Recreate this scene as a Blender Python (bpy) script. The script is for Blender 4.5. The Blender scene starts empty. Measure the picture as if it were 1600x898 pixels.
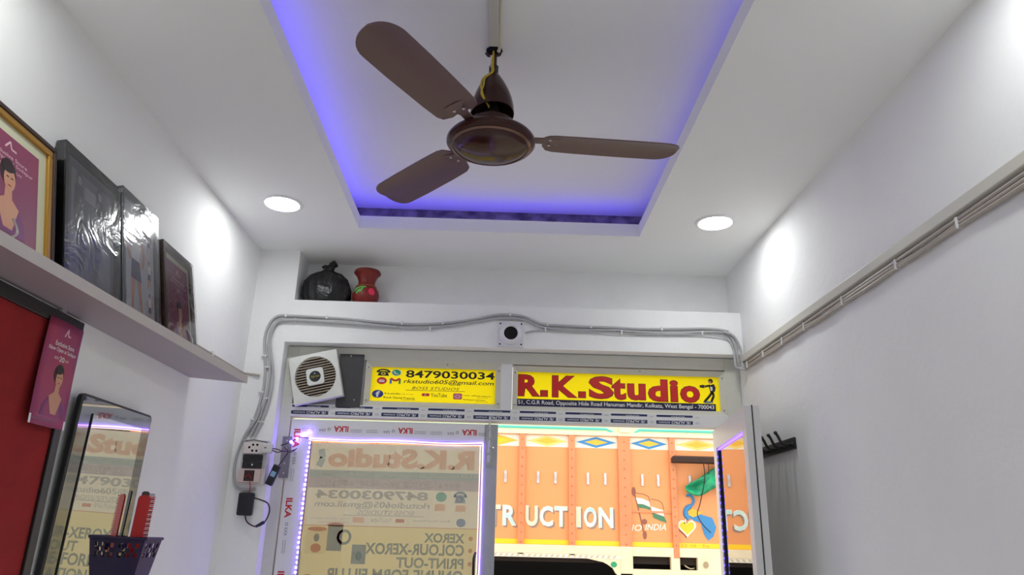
import bpy, bmesh, math, random
from mathutils import Vector, Matrix
random.seed(7)
PI = math.pi
scene = bpy.context.scene
C = scene.collection

# ------------------------------------------------------------------ camera
F_PX, PITCH, ROLL, YAW = 1150.0, .326, .0253, .0159
cam_d = bpy.data.cameras.new('camera')
cam_d.sensor_width = 36.0
cam_d.lens = 36.0 * F_PX / 1600.0
cam_d.clip_start = .02
cam = bpy.data.objects.new('camera', cam_d)
C.objects.link(cam)
_r0 = Vector((math.cos(YAW), -math.sin(YAW), 0)); _y0 = Vector((math.sin(YAW), math.cos(YAW), 0)); _z = Vector((0, 0, 1))
_F = math.cos(PITCH) * _y0 + math.sin(PITCH) * _z
_u0 = -math.sin(PITCH) * _y0 + math.cos(PITCH) * _z
_R = math.cos(ROLL) * _r0 + math.sin(ROLL) * _u0
_U = -math.sin(ROLL) * _r0 + math.cos(ROLL) * _u0
M = Matrix((( _R.x, _U.x, -_F.x, 0), (_R.y, _U.y, -_F.y, 0), (_R.z, _U.z, -_F.z, 1.55), (0, 0, 0, 1)))
cam.matrix_world = M
scene.camera = cam

# ------------------------------------------------------------------ world, exposure
SKY_STRENGTH = 2.1
LAMP_STRENGTH = 60.0
w = bpy.data.worlds.new('world'); scene.world = w; w.use_nodes = True
bg = w.node_tree.nodes['Background']
bg.inputs[0].default_value = (1.0, .97, .92, 1); bg.inputs[1].default_value = SKY_STRENGTH
vs = scene.view_settings
vs.view_transform = 'Standard'; vs.look = 'None'; vs.gamma = 1.0; vs.use_curve_mapping = False
vs.exposure = 0.0
try:
    scene.cycles.use_denoising = True
    scene.cycles.max_bounces = 14
    scene.cycles.diffuse_bounces = 8
    scene.cycles.sample_clamp_indirect = 6.0
except Exception:
    pass

# ------------------------------------------------------------------ materials
def lin(c):
    c /= 255.0
    return c / 12.92 if c <= .04045 else ((c + .055) / 1.055) ** 2.4
def rgb(r, g, b): return (lin(r), lin(g), lin(b), 1)
MATS = {}
def mat(name, color, rough=.6, metal=0.0, var=0.0, scale=8.0, bump=0.0, bscale=60.0, spec=.5, emit=None, estr=0.0, color2=None, coat=0.0):
    if name in MATS: return MATS[name]
    m = bpy.data.materials.new(name); m.use_nodes = True; MATS[name] = m
    nt = m.node_tree; b = nt.nodes['Principled BSDF']
    b.inputs['Base Color'].default_value = color
    b.inputs['Roughness'].default_value = rough
    b.inputs['Metallic'].default_value = metal
    b.inputs['Specular IOR Level'].default_value = spec
    if coat: b.inputs['Coat Weight'].default_value = coat
    if var or color2:
        tc = nt.nodes.new('ShaderNodeTexCoord'); n = nt.nodes.new('ShaderNodeTexNoise')
        n.inputs['Scale'].default_value = scale; n.inputs['Detail'].default_value = 5
        nt.links.new(tc.outputs['Object'], n.inputs['Vector'])
        cr = nt.nodes.new('ShaderNodeValToRGB')
        c2 = color2 or tuple(max(0, x * (1 - var)) for x in color[:3]) + (1,)
        cr.color_ramp.elements[0].position = .35; cr.color_ramp.elements[1].position = .68
        cr.color_ramp.elements[0].color = c2; cr.color_ramp.elements[1].color = color
        nt.links.new(n.outputs['Fac'], cr.inputs['Fac']); nt.links.new(cr.outputs['Color'], b.inputs['Base Color'])
    if bump:
        tc = nt.nodes.new('ShaderNodeTexCoord'); n = nt.nodes.new('ShaderNodeTexNoise')
        n.inputs['Scale'].default_value = bscale; n.inputs['Detail'].default_value = 4
        nt.links.new(tc.outputs['Object'], n.inputs['Vector'])
        bp = nt.nodes.new('ShaderNodeBump'); bp.inputs['Strength'].default_value = bump; bp.inputs['Distance'].default_value = .01
        nt.links.new(n.outputs['Fac'], bp.inputs['Height']); nt.links.new(bp.outputs['Normal'], b.inputs['Normal'])
    if emit:
        b.inputs['Emission Color'].default_value = emit; b.inputs['Emission Strength'].default_value = estr
    return m

def film_mat(name, color, trans=.55):
    """printed vinyl: part diffuse, part translucent, so that daylight glows through it"""
    if name in MATS: return MATS[name]
    m = bpy.data.materials.new(name); m.use_nodes = True; MATS[name] = m
    nt = m.node_tree; nt.nodes.clear()
    o = nt.nodes.new('ShaderNodeOutputMaterial'); d = nt.nodes.new('ShaderNodeBsdfDiffuse'); t = nt.nodes.new('ShaderNodeBsdfTranslucent')
    mx = nt.nodes.new('ShaderNodeMixShader'); mx.inputs[0].default_value = trans
    d.inputs[0].default_value = color; t.inputs[0].default_value = color
    nt.links.new(d.outputs[0], mx.inputs[1]); nt.links.new(t.outputs[0], mx.inputs[2]); nt.links.new(mx.outputs[0], o.inputs[0])
    return m

def glass_mat(name, tint=(1, 1, 1, 1), rough=.02, ior=1.45, bump=0.0, bscale=20.0, extra=0.0):
    """thin sheet: transparent, with the fresnel part reflected"""
    if name in MATS: return MATS[name]
    m = bpy.data.materials.new(name); m.use_nodes = True; MATS[name] = m
    nt = m.node_tree; nt.nodes.clear()
    o = nt.nodes.new('ShaderNodeOutputMaterial'); t = nt.nodes.new('ShaderNodeBsdfTransparent'); g = nt.nodes.new('ShaderNodeBsdfGlossy')
    fr = nt.nodes.new('ShaderNodeFresnel'); fr.inputs[0].default_value = ior
    t.inputs[0].default_value = tint; g.inputs['Roughness'].default_value = rough
    ad = nt.nodes.new('ShaderNodeMath'); ad.operation = 'ADD'; ad.inputs[1].default_value = extra; ad.use_clamp = True
    nt.links.new(fr.outputs[0], ad.inputs[0])
    mx = nt.nodes.new('ShaderNodeMixShader')
    nt.links.new(ad.outputs[0], mx.inputs[0]); nt.links.new(t.outputs[0], mx.inputs[1]); nt.links.new(g.outputs[0], mx.inputs[2])
    if bump:
        tc = nt.nodes.new('ShaderNodeTexCoord'); n = nt.nodes.new('ShaderNodeTexNoise')
        n.inputs['Scale'].default_value = bscale; n.inputs['Detail'].default_value = 3; n.inputs['Distortion'].default_value = 1.5
        nt.links.new(tc.outputs['Object'], n.inputs['Vector'])
        bp = nt.nodes.new('ShaderNodeBump'); bp.inputs['Strength'].default_value = bump; bp.inputs['Distance'].default_value = .02
        nt.links.new(n.outputs['Fac'], bp.inputs['Height'])
        nt.links.new(bp.outputs['Normal'], g.inputs['Normal']); nt.links.new(bp.outputs['Normal'], fr.inputs['Normal'])
    nt.links.new(mx.outputs[0], o.inputs[0])
    return m

WALL = mat('wall_paint', (.89, .90, .89, 1), .75, var=.05, scale=2.2, bump=.12, bscale=28)
WALLB = mat('back_wall_paint', (.91, .915, .915, 1), .7, var=.045, scale=5, bump=.25, bscale=18)
CEIL = mat('ceiling_paint', (.90, .91, .895, 1), .8, var=.025, scale=1.5, bump=.04, bscale=20)
GRIME = mat('grimy_plaster', rgb(150, 140, 140), .8, color2=rgb(88, 80, 84), scale=16, bump=.4, bscale=40)
FLOOR = mat('floor_tile', rgb(236, 236, 230), .4, var=.06, scale=3)
ALU = mat('white_powder_coat', (.78, .78, .77, 1), .38, var=.03, scale=6)
ALUG = mat('pale_grey_aluminium', rgb(176, 178, 184), .35, var=.06, scale=9)
CREAM = mat('cream_frame_paint', rgb(214, 214, 204), .42, var=.05, scale=9)
CABLE = mat('grey_cable_sheath', rgb(178, 178, 180), .5)
CABLEB = mat('beige_cable_sheath', rgb(176, 168, 158), .5)
CLIP = mat('white_clip_plastic', rgb(226, 226, 226), .4)
DUCT = mat('cream_trunking_plastic', rgb(206, 204, 192), .42)
BLACK = mat('black_plastic', (.012, .012, .013, 1), .4)
HOLE = mat('black_void', (.003, .003, .003, 1), .9)
CHROME = mat('brushed_steel', (.62, .62, .62, 1), .28, 1.0)
DARKGREY = mat('charcoal_board', rgb(66, 66, 68), .6, var=.1, scale=30)
YELLOW = mat('sign_yellow', rgb(243, 226, 22), .3)
RED = mat('sign_red', rgb(206, 30, 26), .35)
NAVY = mat('sign_navy', rgb(30, 26, 66), .35)
INK = mat('black_ink', rgb(28, 26, 28), .45)
WHITE = mat('white_print', rgb(238, 238, 238), .45)
BROWN = mat('fan_brown_enamel', rgb(60, 30, 24), .14, spec=.35)
BLADE = mat('fan_blade_brown', rgb(104, 80, 74), .4, var=.08, scale=4)
def emission(name, color, s):
    if name in MATS: return MATS[name]
    m = bpy.data.materials.new(name); m.use_nodes = True; MATS[name] = m
    nt = m.node_tree; nt.nodes.clear()
    o = nt.nodes.new('ShaderNodeOutputMaterial'); e = nt.nodes.new('ShaderNodeEmission')
    e.inputs[0].default_value = color; e.inputs[1].default_value = s
    nt.links.new(e.outputs[0], o.inputs[0]); return m
LAMP = emission('downlight_diffuser', (.97, 1.0, .985, 1), LAMP_STRENGTH)
LEDBLUE = emission('blue_led', (.10, .055, 1.0, 1), 8.0)
LEDDIM = emission('blue_led_dim', (.10, .055, 1.0, 1), 3.0)
LEDDOT = emission('violet_led_chip', (.22, .12, 1.0, 1), 55.0)
LEDLINE = emission('violet_led_line', (.30, .17, 1.0, 1), 11.0)
WARMGLOW = emission('warm_led_glow', (1.0, .62, .55, 1), 2.2)

# ------------------------------------------------------------------ mesh helpers
class MB:
    def __init__(s): s.v = []; s.f = []
    def add(s, vs, fs):
        n = len(s.v); s.v += [tuple(p) for p in vs]; s.f += [tuple(i + n for i in q) for q in fs]; return s
    def box(s, x0, x1, y0, y1, z0, z1):
        x0, x1 = sorted((x0, x1)); y0, y1 = sorted((y0, y1)); z0, z1 = sorted((z0, z1))
        return s.add([(x0,y0,z0),(x1,y0,z0),(x1,y1,z0),(x0,y1,z0),(x0,y0,z1),(x1,y0,z1),(x1,y1,z1),(x0,y1,z1)],
                     [(0,3,2,1),(4,5,6,7),(0,1,5,4),(1,2,6,5),(2,3,7,6),(3,0,4,7)])
    def prism(s, poly, z0, z1):
        n = len(poly)
        a = sum(poly[i][0]*poly[(i+1)%n][1]-poly[(i+1)%n][0]*poly[i][1] for i in range(n))
        if a < 0: poly = poly[::-1]
        vs = [(x, y, z0) for x, y in poly] + [(x, y, z1) for x, y in poly]
        fs = [tuple(range(n-1, -1, -1)), tuple(range(n, 2*n))] + [(i, (i+1) % n, n+(i+1) % n, n+i) for i in range(n)]
        return s.add(vs, fs)
    def ellipse(s, cx, cy, rx, ry, z0, z1, n=20, rot=0):
        c, q = math.cos(rot), math.sin(rot)
        P = []
        for i in range(n):
            a = 2*PI*i/n; x, y = rx*math.cos(a), ry*math.sin(a); P.append((cx + x*c - y*q, cy + x*q + y*c))
        return s.prism(P, z0, z1)
    def ring(s, cx, cy, r0, r1, z0, z1, n=32):
        vs = []; fs = []
        for i in range(n):
            a = 2*PI*i/n; c, q = math.cos(a), math.sin(a)
            vs += [(cx+r0*c, cy+r0*q, z0), (cx+r1*c, cy+r1*q, z0), (cx+r1*c, cy+r1*q, z1), (cx+r0*c, cy+r0*q, z1)]
        for i in range(n):
            a, b = 4*i, 4*((i+1) % n)
            for k in range(4):
                k2 = (k+1) % 4; fs.append((a+k, b+k, b+k2, a+k2))
        return s.add(vs, fs)
    def lathe(s, prof, cx=0, cy=0, cz=0, n=40):
        vs = []; fs = []
        for r, z in prof:
            for i in range(n):
                a = 2*PI*i/n; vs.append((cx+r*math.cos(a), cy+r*math.sin(a), cz+z))
        for k in range(len(prof)-1):
            for i in range(n):
                j = (i+1) % n; fs.append((k*n+i, k*n+j, (k+1)*n+j, (k+1)*n+i))
        return s.add(vs, fs)
    def tube(s, pts, r, n=8, cap=True):
        pts = [Vector(p) for p in pts]; rings = []; up = None; vs = []; fs = []
        for i, p in enumerate(pts):
            t = (pts[min(i+1, len(pts)-1)] - pts[max(i-1, 0)]).normalized()
            if up is None: up = t.orthogonal().normalized()
            else:
                up = (up - t*up.dot(t)); up = up.normalized() if up.length > 1e-6 else t.orthogonal().normalized()
            b = t.cross(up); rr = r[i] if isinstance(r, (list, tuple)) else r
            for k in range(n):
                a = 2*PI*k/n; vs.append(p + up*(rr*math.cos(a)) + b*(rr*math.sin(a)))
        for i in range(len(pts)-1):
            for k in range(n):
                j = (k+1) % n; fs.append((i*n+k, i*n+j, (i+1)*n+j, (i+1)*n+k))
        if cap:
            fs.append(tuple(range(n-1, -1, -1))); m = (len(pts)-1)*n; fs.append(tuple(range(m, m+n)))
        return s.add(vs, fs)
    def strip2d(s, pts, wd, z0, z1):
        """flat painted line through 2d points"""
        for (x0, y0), (x1, y1) in zip(pts, pts[1:]):
            dx, dy = x1-x0, y1-y0; L = math.hypot(dx, dy) or 1; nx, ny = -dy/L*wd/2, dx/L*wd/2
            s.prism([(x0+nx, y0+ny), (x0-nx, y0-ny), (x1-nx, y1-ny), (x1+nx, y1+ny)], z0, z1)
        return s
    def build(s, name, m, parent=None, smooth=False, bevel=0.0, off=None, seg=2):
        me = bpy.data.meshes.new(name)
        vs = s.v if off is None else [(x-off[0], y-off[1], z-off[2]) for x, y, z in s.v]
        me.from_pydata(vs, [], s.f); me.update()
        o = bpy.data.objects.new(name, me); C.objects.link(o)
        me.materials.append(m)
        if smooth:
            me.polygons.foreach_set('use_smooth', [True]*len(me.polygons))
            me.set_sharp_from_angle(angle=math.radians(40))
        if parent: o.parent = parent
        if bevel:
            bm = o.modifiers.new('bevel', 'BEVEL'); bm.width = bevel; bm.segments = seg; bm.limit_method = 'ANGLE'
        return o
def spline(pts, sub=6):
    P = [Vector(p) for p in pts]; out = []
    for i in range(len(P)-1):
        a, b, c, d = P[max(i-1, 0)], P[i], P[i+1], P[min(i+2, len(P)-1)]
        for k in range(sub):
            t = k/sub
            out.append(.5*((2*b)+(c-a)*t+(2*a-5*b+4*c-d)*t*t+(3*b-3*c+d-a)*t**3))
    out.append(P[-1]); return out
def tag(o, label=None, cat=None, group=None, kind=None):
    if label: o['label'] = label
    if cat: o['category'] = cat
    if group: o['group'] = group
    if kind: o['kind'] = kind
    return o
BACK = (PI/2, 0, 0); LEFT = (PI/2, 0, PI/2); RIGHT = (PI/2, 0, -PI/2)   # wall-mounted: local x right, y up, z out of the wall
def thing(name, label, cat, loc=(0, 0, 0), rot=(0, 0, 0), group=None):
    o = bpy.data.objects.new(name, None); C.objects.link(o); o.empty_display_size = .05
    o.location = loc; o.rotation_euler = rot
    return tag(o, label, cat, group)
def struct(name, loc=(0, 0, 0), rot=(0, 0, 0), label=None):
    o = bpy.data.objects.new(name, None); C.objects.link(o); o.empty_display_size = .05
    o.location = loc; o.rotation_euler = rot
    return tag(o, label, None, None, 'structure')
_txt = {}
def text_points(s, bold, spacing=1.0):
    key = (s, bold, spacing)
    if key not in _txt:
        cu = bpy.data.curves.new('t', 'FONT'); cu.body = s; cu.size = 1; cu.offset = bold; cu.resolution_u = 3; cu.space_character = spacing
        ob = bpy.data.objects.new('t', cu); C.objects.link(ob)
        dg = bpy.context.evaluated_depsgraph_get(); me = ob.evaluated_get(dg).to_mesh()
        V = [(v.co.x, v.co.y) for v in me.vertices]; Fc = [tuple(p.vertices) for p in me.polygons]
        ob.evaluated_get(dg).to_mesh_clear(); bpy.data.objects.remove(ob); bpy.data.curves.remove(cu)
        x0 = min(v[0] for v in V); x1 = max(v[0] for v in V); y0 = min(v[1] for v in V); y1 = max(v[1] for v in V)
        _txt[key] = ([((x-x0)/(x1-x0), (y-y0)/(y1-y0)) for x, y in V], Fc)
    return _txt[key]
def lettering(parent, s, x, y, wd, h, m, z=.0006, bold=0.0, shear=0.0, mirror=False, rot=0, spacing=1.0, slope=0.0, name='lettering'):
    """flat lettering filling the box (x, y, wd, h) of the parent's local face; rot 180 or -90 turns it in that box"""
    V, Fc = text_points(s, bold, spacing); out = []
    for u, v in V:
        u = u + shear*(v-.5)*h/max(wd, 1e-6)
        if mirror: u = 1-u
        if rot == 180: u, v = 1-u, 1-v
        if rot == -90: u, v = v, 1-u
        out.append((x+u*wd, y+v*h+slope*u*wd, z))
    return MB().add(out, Fc).build(name, m, parent)

# ================================================================== THE ROOM
XL, XR, YB, YN = -1.22, 1.20, 3.5, 3.684
YREAR = -3.6
ZS, ZT, ZC = 2.893, 2.956, 3.06           # soffit, lip top, upper ceiling
ZLEDGE, ZBEAM = 2.635, 2.421
XJ = -1.043
FY = 3.58                                  # front face of the shopfront frame
tag(MB().box(XL-.1, XR+.1, YREAR-.1, 3.75, -.12, 0).build('floor', FLOOR), kind='structure')
tag(MB().box(XL-.1, XL, YREAR-.1, 3.75, 0, 3.2).build('wall_left', WALL), kind='structure')
tag(MB().box(XR, XR+.1, YREAR-.1, 3.75, 0, 3.2).build('wall_right', WALL), kind='structure')
tag(MB().box(XL, XR, YREAR-.1, YREAR, 0, 3.2).build('wall_rear', WALL), kind='structure')
wb = MB()
wb.box(XL, XJ, YB, 3.75, 0, 3.2)                 # pillar beside the door
wb.box(XJ, XR, YB, 3.75, ZBEAM, ZLEDGE)             # beam over the door
wb.box(XJ, -1.02, YB, 3.75, ZLEDGE, 3.2)            # pillar beside the niche
wb.box(-1.02, XR, YN, 3.75, ZLEDGE, 3.2)            # back of the niche
tag(wb.build('wall_back', WALLB), kind='structure')
CXL, CXR, CYB, CYF = -.670, .640, 3.175, -2.6        # opening of the false ceiling
ce = MB()
ce.box(XL, XR, CYB, YN, ZS, ZT).box(XL, XR, YREAR, CYF, ZS, ZT).box(XL, CXL, CYF, CYB, ZS, ZT).box(CXR, XR, CYF, CYB, ZS, ZT)
tag(ce.build('ceiling', CEIL), kind='structure')
tag(MB().box(XL, XR, YREAR, YN, ZC, ZC+.14).build('ceiling_upper', CEIL), kind='structure')
cw = MB().box(CXL-.16, CXL-.13, CYF-.14, CYB+.14, ZT, ZC).box(CXR+.13, CXR+.16, CYF-.14, CYB+.14, ZT, ZC)
cw.box(CXL-.13, CXR+.13, CYF-.17, CYF-.14, ZT, ZC)
tag(cw.build('trim_2', CEIL), kind='structure')
# rough unpainted back of the cove, with torn plaster edge
gb = MB(); n = 46; xs = [CXL-.13 + (CXR-CXL+.26)*i/n for i in range(n+1)]
vv = []; ff = []
for i, x in enumerate(xs):
    vv += [(x, CYB+.13+random.uniform(-.008, .006), ZT), (x, CYB+.125+random.uniform(-.012, .004), ZT+.055+random.uniform(-.008, .008)), (x, CYB+.14, ZC), (x, CYB+.17, ZC), (x, CYB+.17, ZT)]
for i in range(n):
    for k in range(4):
        ff.append((i*5+k, i*5+k+1, (i+1)*5+k+1, (i+1)*5+k))
tag(gb.add(vv, ff).build('trim_3', GRIME), kind='structure')

# ------------------------------------------------------------------ recessed downlights
def downlight(x, y, label):
    t = thing('downlight', label, 'light', (x, y, ZS), group='recessed ceiling downlights')
    MB().lathe([(.070, -.002), (.074, -.006), (.086, -.005), (.090, 0), (.070, 0)], n=40).build('trim_ring', mat('downlight_ring', (.85, .85, .87, 1), .35), t, True)
    MB().lathe([(.0001, -.004), (.035, -.004), (.071, -.003)], n=40).build('diffuser', LAMP, t)
    return t
downlight(-.958, 2.93, 'round lit downlight in the ceiling above the picture shelf')
downlight(.943, 2.985, 'round lit downlight in the ceiling beside the right wall')
downlight(-.95, 1.30, 'round lit ceiling downlight nearer the camera, over the left wall')
downlight(.95, 1.25, 'round lit ceiling downlight nearer the camera, over the right wall')
downlight(-.95, -2.2, 'unseen downlight added for fill light at the rear of the room, left side')  # unseen rear pair, added to raise the general fill light
downlight(.95, -2.2, 'unseen downlight added for fill light at the rear of the room, right side')
downlight(-.95, -.5, 'round lit ceiling downlight behind the camera, left side')
downlight(.95, -.5, 'round lit ceiling downlight behind the camera, right side')

# ------------------------------------------------------------------ blue cove light strip (lies on the false ceiling behind its lip)
t = thing('cove_led_strip', 'blue LED strip hidden behind the lip of the ceiling recess', 'light strip', (0, 1.2, ZT))
def cove_strip(pts, m=LEDBLUE):
    MB().tube(spline(pts, 4), .0045, 6).build('led_tape', m, t, off=(0, 1.2, ZT))
zz = ZT + .006
cove_strip([(CXL-.035, -.7, zz), (CXL-.05, .4, zz), (CXL-.03, 1.2, zz), (CXL-.015, 1.9, zz+.005), (CXL-.02, 2.4, zz), (CXL-.045, 2.9, zz), (CXL-.03, CYB+.02, zz)])
cove_strip([(CXL-.02, CYB+.05, zz), (-.45, CYB+.06, zz), (-.30, CYB+.035, zz), (-.15, CYB+.06, zz), (.15, CYB+.06, zz), (.38, CYB+.030, zz), (CXR, CYB+.035, zz)])
cove_strip([(CXR+.10, CYB+.02, zz-.001), (CXR+.115, 2.6, zz-.001), (CXR+.115, 2.1, zz-.001), (CXR+.06, 1.7, zz), (CXR+.04, 1.2, zz), (CXR+.06, .2, zz), (CXR+.05, -.7, zz)], LEDDIM)

# ------------------------------------------------------------------ ceiling wiring duct and fan
t = thing('ceiling_wire_duct', 'cream plastic wiring duct running along the ceiling to the fan', 'wire duct', (-.047, 1.0, ZC))
MB().box(-.0645, -.031, -.6, 2.005, ZC-.014, ZC).build('duct', DUCT, t, bevel=.002, off=(-.047, 1.0, ZC))
MB().tube(spline([(-.024, -.6, ZC-.006), (-.026, .8, ZC-.007), (-.027, 1.9, ZC-.007), (-.032, 2.02, ZC-.02)]), .005).build('cable', mat('cream_cable', rgb(214, 206, 176), .5), t, off=(-.047, 1.0, ZC))

FX, FYY = -.045, 2.04
fan = thing('ceiling_fan', 'brown three-blade ceiling fan hanging from the recessed ceiling', 'fan', (FX, FYY, ZC))
MB().lathe([(.0001, .0), (.022, 0), (.028, -.004), (.022, -.010), (.014, -.014), (.0001, -.014)], n=9).build('plaster_hole', HOLE, fan)
MB().tube([(-.028, 0, -.012), (-.02, .004, -.02), (0, 0, -.026), (.018, 0, -.018), (.022, 0, 0)], .005, 8).build('ceiling_hook', mat('rusty_iron', rgb(70, 58, 52), .7, .4), fan, True)
MB().tube([(0, 0, -.02), (0, 0, -.30)], .0095, 14).build('down_rod', mat('fan_rod_dark', rgb(52, 36, 32), .4), fan, True)
MB().box(-.012, -.004, -.012, -.006, -.075, -.03).build('white_tag', WHITE, fan)
MB().tube([(0, 0, -.066), (0, 0, -.10)], [.016, .015], 12).build('insulating_tape', BLACK, fan, True)
bell = []
for k in range(13):
    a = k/12; bell.append((.014 + .056*math.sin(a*PI/2)**.85, -.092 - .155*a))
canopy = MB().lathe(bell + [(.066, -.2465), (.058, -.225), (.03, -.18)], n=40)
# the lower rim dips towards the camera's right, as it hangs askew on the rod
canopy.v = [(x, y, z + (.10*x - .12*y)*max(0, (-.105-z)/.142)) for x, y, z in canopy.v]
canopy.build('bell_cover', BROWN, fan, True)
MB().lathe([(.0001, -.262), (.024, -.262), (.026, -.236), (.018, -.215), (.0001, -.212)], n=20).build('shank_nut', CHROME, fan, True)
mot = [(.03, -.262), (.060, -.268), (.074, -.278), (.077, -.292), (.082, -.306), (.112, -.318), (.131, -.328), (.139, -.339), (.139, -.347), (.132, -.355), (.120, -.358), (.117, -.361), (.09, -.371), (.05, -.378), (.0001, -.380)]
MB().lathe(mot, n=64).build('motor_housing', BROWN, fan, True)
MB().lathe([(.1215, -.3565), (.126, -.3590), (.118, -.3625), (.116, -.3600)], n=64).build('trim_band', mat('fan_band', rgb(120, 92, 78), .15, .6), fan, True)
def blade_mesh():
    m = MB(); cols = []
    r0, r1 = .165, .600
    prof = [(.0, .034), (.03, .058), (.08, .066), (.25, .069), (.6, .071), (.84, .070)] + [(.84+.16*math.sin(a*PI/16), .070*math.cos(a*PI/16)**.8) for a in range(1, 8)] + [(1.0, .004)]
    th = .0022
    for t_, hw in prof:
        x = r0 + (r1-r0)*t_
        for j, u in enumerate((-1, -.55, 0, .55, 1)):
            y = hw*u; zc = -.012*(u*u)*hw/.07 + .16*y
            cols.append((x, y, zc+th)); 
    n = len(prof); nv = len(cols)
    low = [(x, y, z-2*th) for x, y, z in cols]
    fs = []
    for i in range(n-1):
        for j in range(4):
            a = i*5+j; fs.append((a, a+5, a+6, a+1)); fs.append((nv+a, nv+a+1, nv+a+6, nv+a+5))
    for i in range(n-1):
        for j in (0, 4):
            a = i*5+j; fs.append((a, a+5, nv+a+5, nv+a))
    for i in (0, n-1):
        for j in range(4):
            a = i*5+j; fs.append((a, a+1, nv+a+1, nv+a))
    m.add(cols+low, fs); return m
for k, ang in enumerate((4.0, 131.0, 239.5)):
    b = blade_mesh().build('blade', BLADE, fan, True); b.location = (0, 0, -.322); b.rotation_euler = (0, 0, math.radians(ang))
    am = MB().add([(.10, -.016, -.004), (.10, .016, -.004), (.155, .014, -.002), (.155, -.014, -.002), (.215, -.034, -.008), (.215, .034, .004),
                   (.10, -.016, .002), (.10, .016, .002), (.155, .014, .004), (.155, -.014, .004), (.215, -.034, -.003), (.215, .034, .009)],
                  [(0,3,2,1), (3,4,5,2), (6,7,8,9), (9,8,11,10), (0,6,9,3), (3,9,10,4), (1,2,8,7), (2,5,11,8), (4,10,11,5)])
    a_ = am.build('blade_bracket', BLADE, b); a_.location = (0, 0, -.004)
    for sx, sy in ((.185, -.016), (.185, .016)):
        MB().lathe([(.0001, -.0085), (.0045, -.008), (.005, -.004)], sx, sy, -.002, n=10).build('rivet', CHROME, b, True)
for dx, nm in ((0, 0), (.004, 1)):
    MB().tube(spline([(-.002, -.020, -.02), (-.006+dx, -.021, -.07), (-.006+dx, -.022, -.10), (-.030+dx, -.040, -.135), (-.036+dx*2, -.062, -.175), (-.030-dx, -.070, -.212), (-.020, -.060, -.232), (-.01, -.03, -.235)]), .0028, 6).build('yellow_wire', mat('yellow_wire_sheath', rgb(206, 176, 40), .45), fan, True)

# ================================================================== SHOPFRONT
# ---- fixed frame
tr = struct('trim_1', (0, FY, 0))
def fr(name, x0, x1, z0, z1, y0=0.0, y1=.06, m=CREAM, parent=None, bevel=.002):
    return MB().box(x0, x1, y0, y1, z0, z1).build(name, m, parent or tr, bevel=bevel)
fr('jamb', XJ, -.992, 0, ZBEAM-.003, -.004, .07); fr('jamb', 1.125, XR-.001, 0, ZBEAM-.003, -.004, .07)
fr('head_rail', -.992, 1.125, 2.358, ZBEAM-.003, -.004, .07)
fr('mullion', .014, .070, 2.133, 2.358, -.006, .06, ALU)
transom = fr('transom', -.992, 1.125, 2.073, 2.133, -.012, .07, ALU)
fr('infill_board', -.992, -.655, 2.133, 2.358, .012, .03, ALU)
# printed protective tape on the transom: upside-down navy blocks
TAPE_NAVY = mat('tape_navy', rgb(34, 46, 92), .4)
for k in range(10):
    x0 = -1.000 + k*.2215
    if x0 + .178 > 1.12: continue
    x0 = max(x0, -.99)
    MB().box(x0, x0+.178, -.0126, -.0119, 2.083, 2.100).build('tape_block', TAPE_NAVY, transom)
    MB().box(x0+.002, x0+.178, -.0126, -.0119, 2.117, 2.127).build('tape_block', TAPE_NAVY, transom)
    for (s, xx, zz_, ww, hh) in (('ALPRO', x0+.074, 2.0855, .066, .012), ('EXTRUSION', x0+.012, 2.088, .054, .007), ('/E', x0+.146, 2.0855, .022, .012), ('ALPRO', x0+.074, 2.1175, .066, .0045)):
        V, Fc = text_points(s, .012)
        MB().add([(xx+(1-u)*ww, -.0132, zz_+(1-v)*hh) for u, v in V], Fc).build('lettering', WHITE, transom)
    if k < 9:
        V, Fc = text_points('ALPRO', 0)
        for dz in (0, .006, .03):
            MB().add([(x0+.19+(1-u)*.02, -.0124, 2.086+dz+(1-v)*.003) for u, v in V], Fc).build('lettering', TAPE_NAVY, transom)

# ---- two fixed panes with stepped frames holding the signs
def pane_frame(name, x0, x1, z0, z1, wd):
    t = struct(name, (x0, FY, z0))
    W_, H_ = x1-x0, z1-z0
    for a in (((0, 0), (W_, 0), (W_-wd, wd), (wd, wd)), ((0, H_), (W_, H_), (W_-wd, H_-wd), (wd, H_-wd)), ((0, 0), (0, H_), (wd, H_-wd), (wd, wd)), ((W_, 0), (W_, H_), (W_-wd, H_-wd), (W_-wd, wd))):
        # mitred, sloping glazing bead
        (ax, az), (bx_, bz), (cx, cz), (dx, dz) = a
        vs_ = [(ax, 0, az), (bx_, 0, bz), (cx, .022, cz), (dx, .022, dz), (ax, .05, az), (bx_, .05, bz), (cx, .05, cz), (dx, .05, dz)]
        MB().add(vs_, [(0,1,2,3), (4,7,6,5), (0,4,5,1), (1,5,6,2), (2,6,7,3), (3,7,4,0)]).build('glazing_bead', CREAM, t)
    for sx, sz in ((.012, H_*.12), (.012, H_*.85), (W_-.012, H_*.12), (W_-.012, H_*.85), (W_*.6, H_-.010)):
        MB().lathe([(.0001, -.0015), (.003, -.001), (.0035, .004)], n=8).build('screw', mat('dull_screw', (.25, .25, .25, 1), .4, .8), t).location = (sx, .004, sz)
    for ch in t.children:
        if ch.name.startswith('screw'): ch.rotation_euler = (-PI/2, 0, 0)
    return t
w1 = pane_frame('window_1', -.652, .014, 2.135, 2.358, .026)
w2 = pane_frame('window_2', .072, 1.125, 2.133, 2.352, .024)

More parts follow.
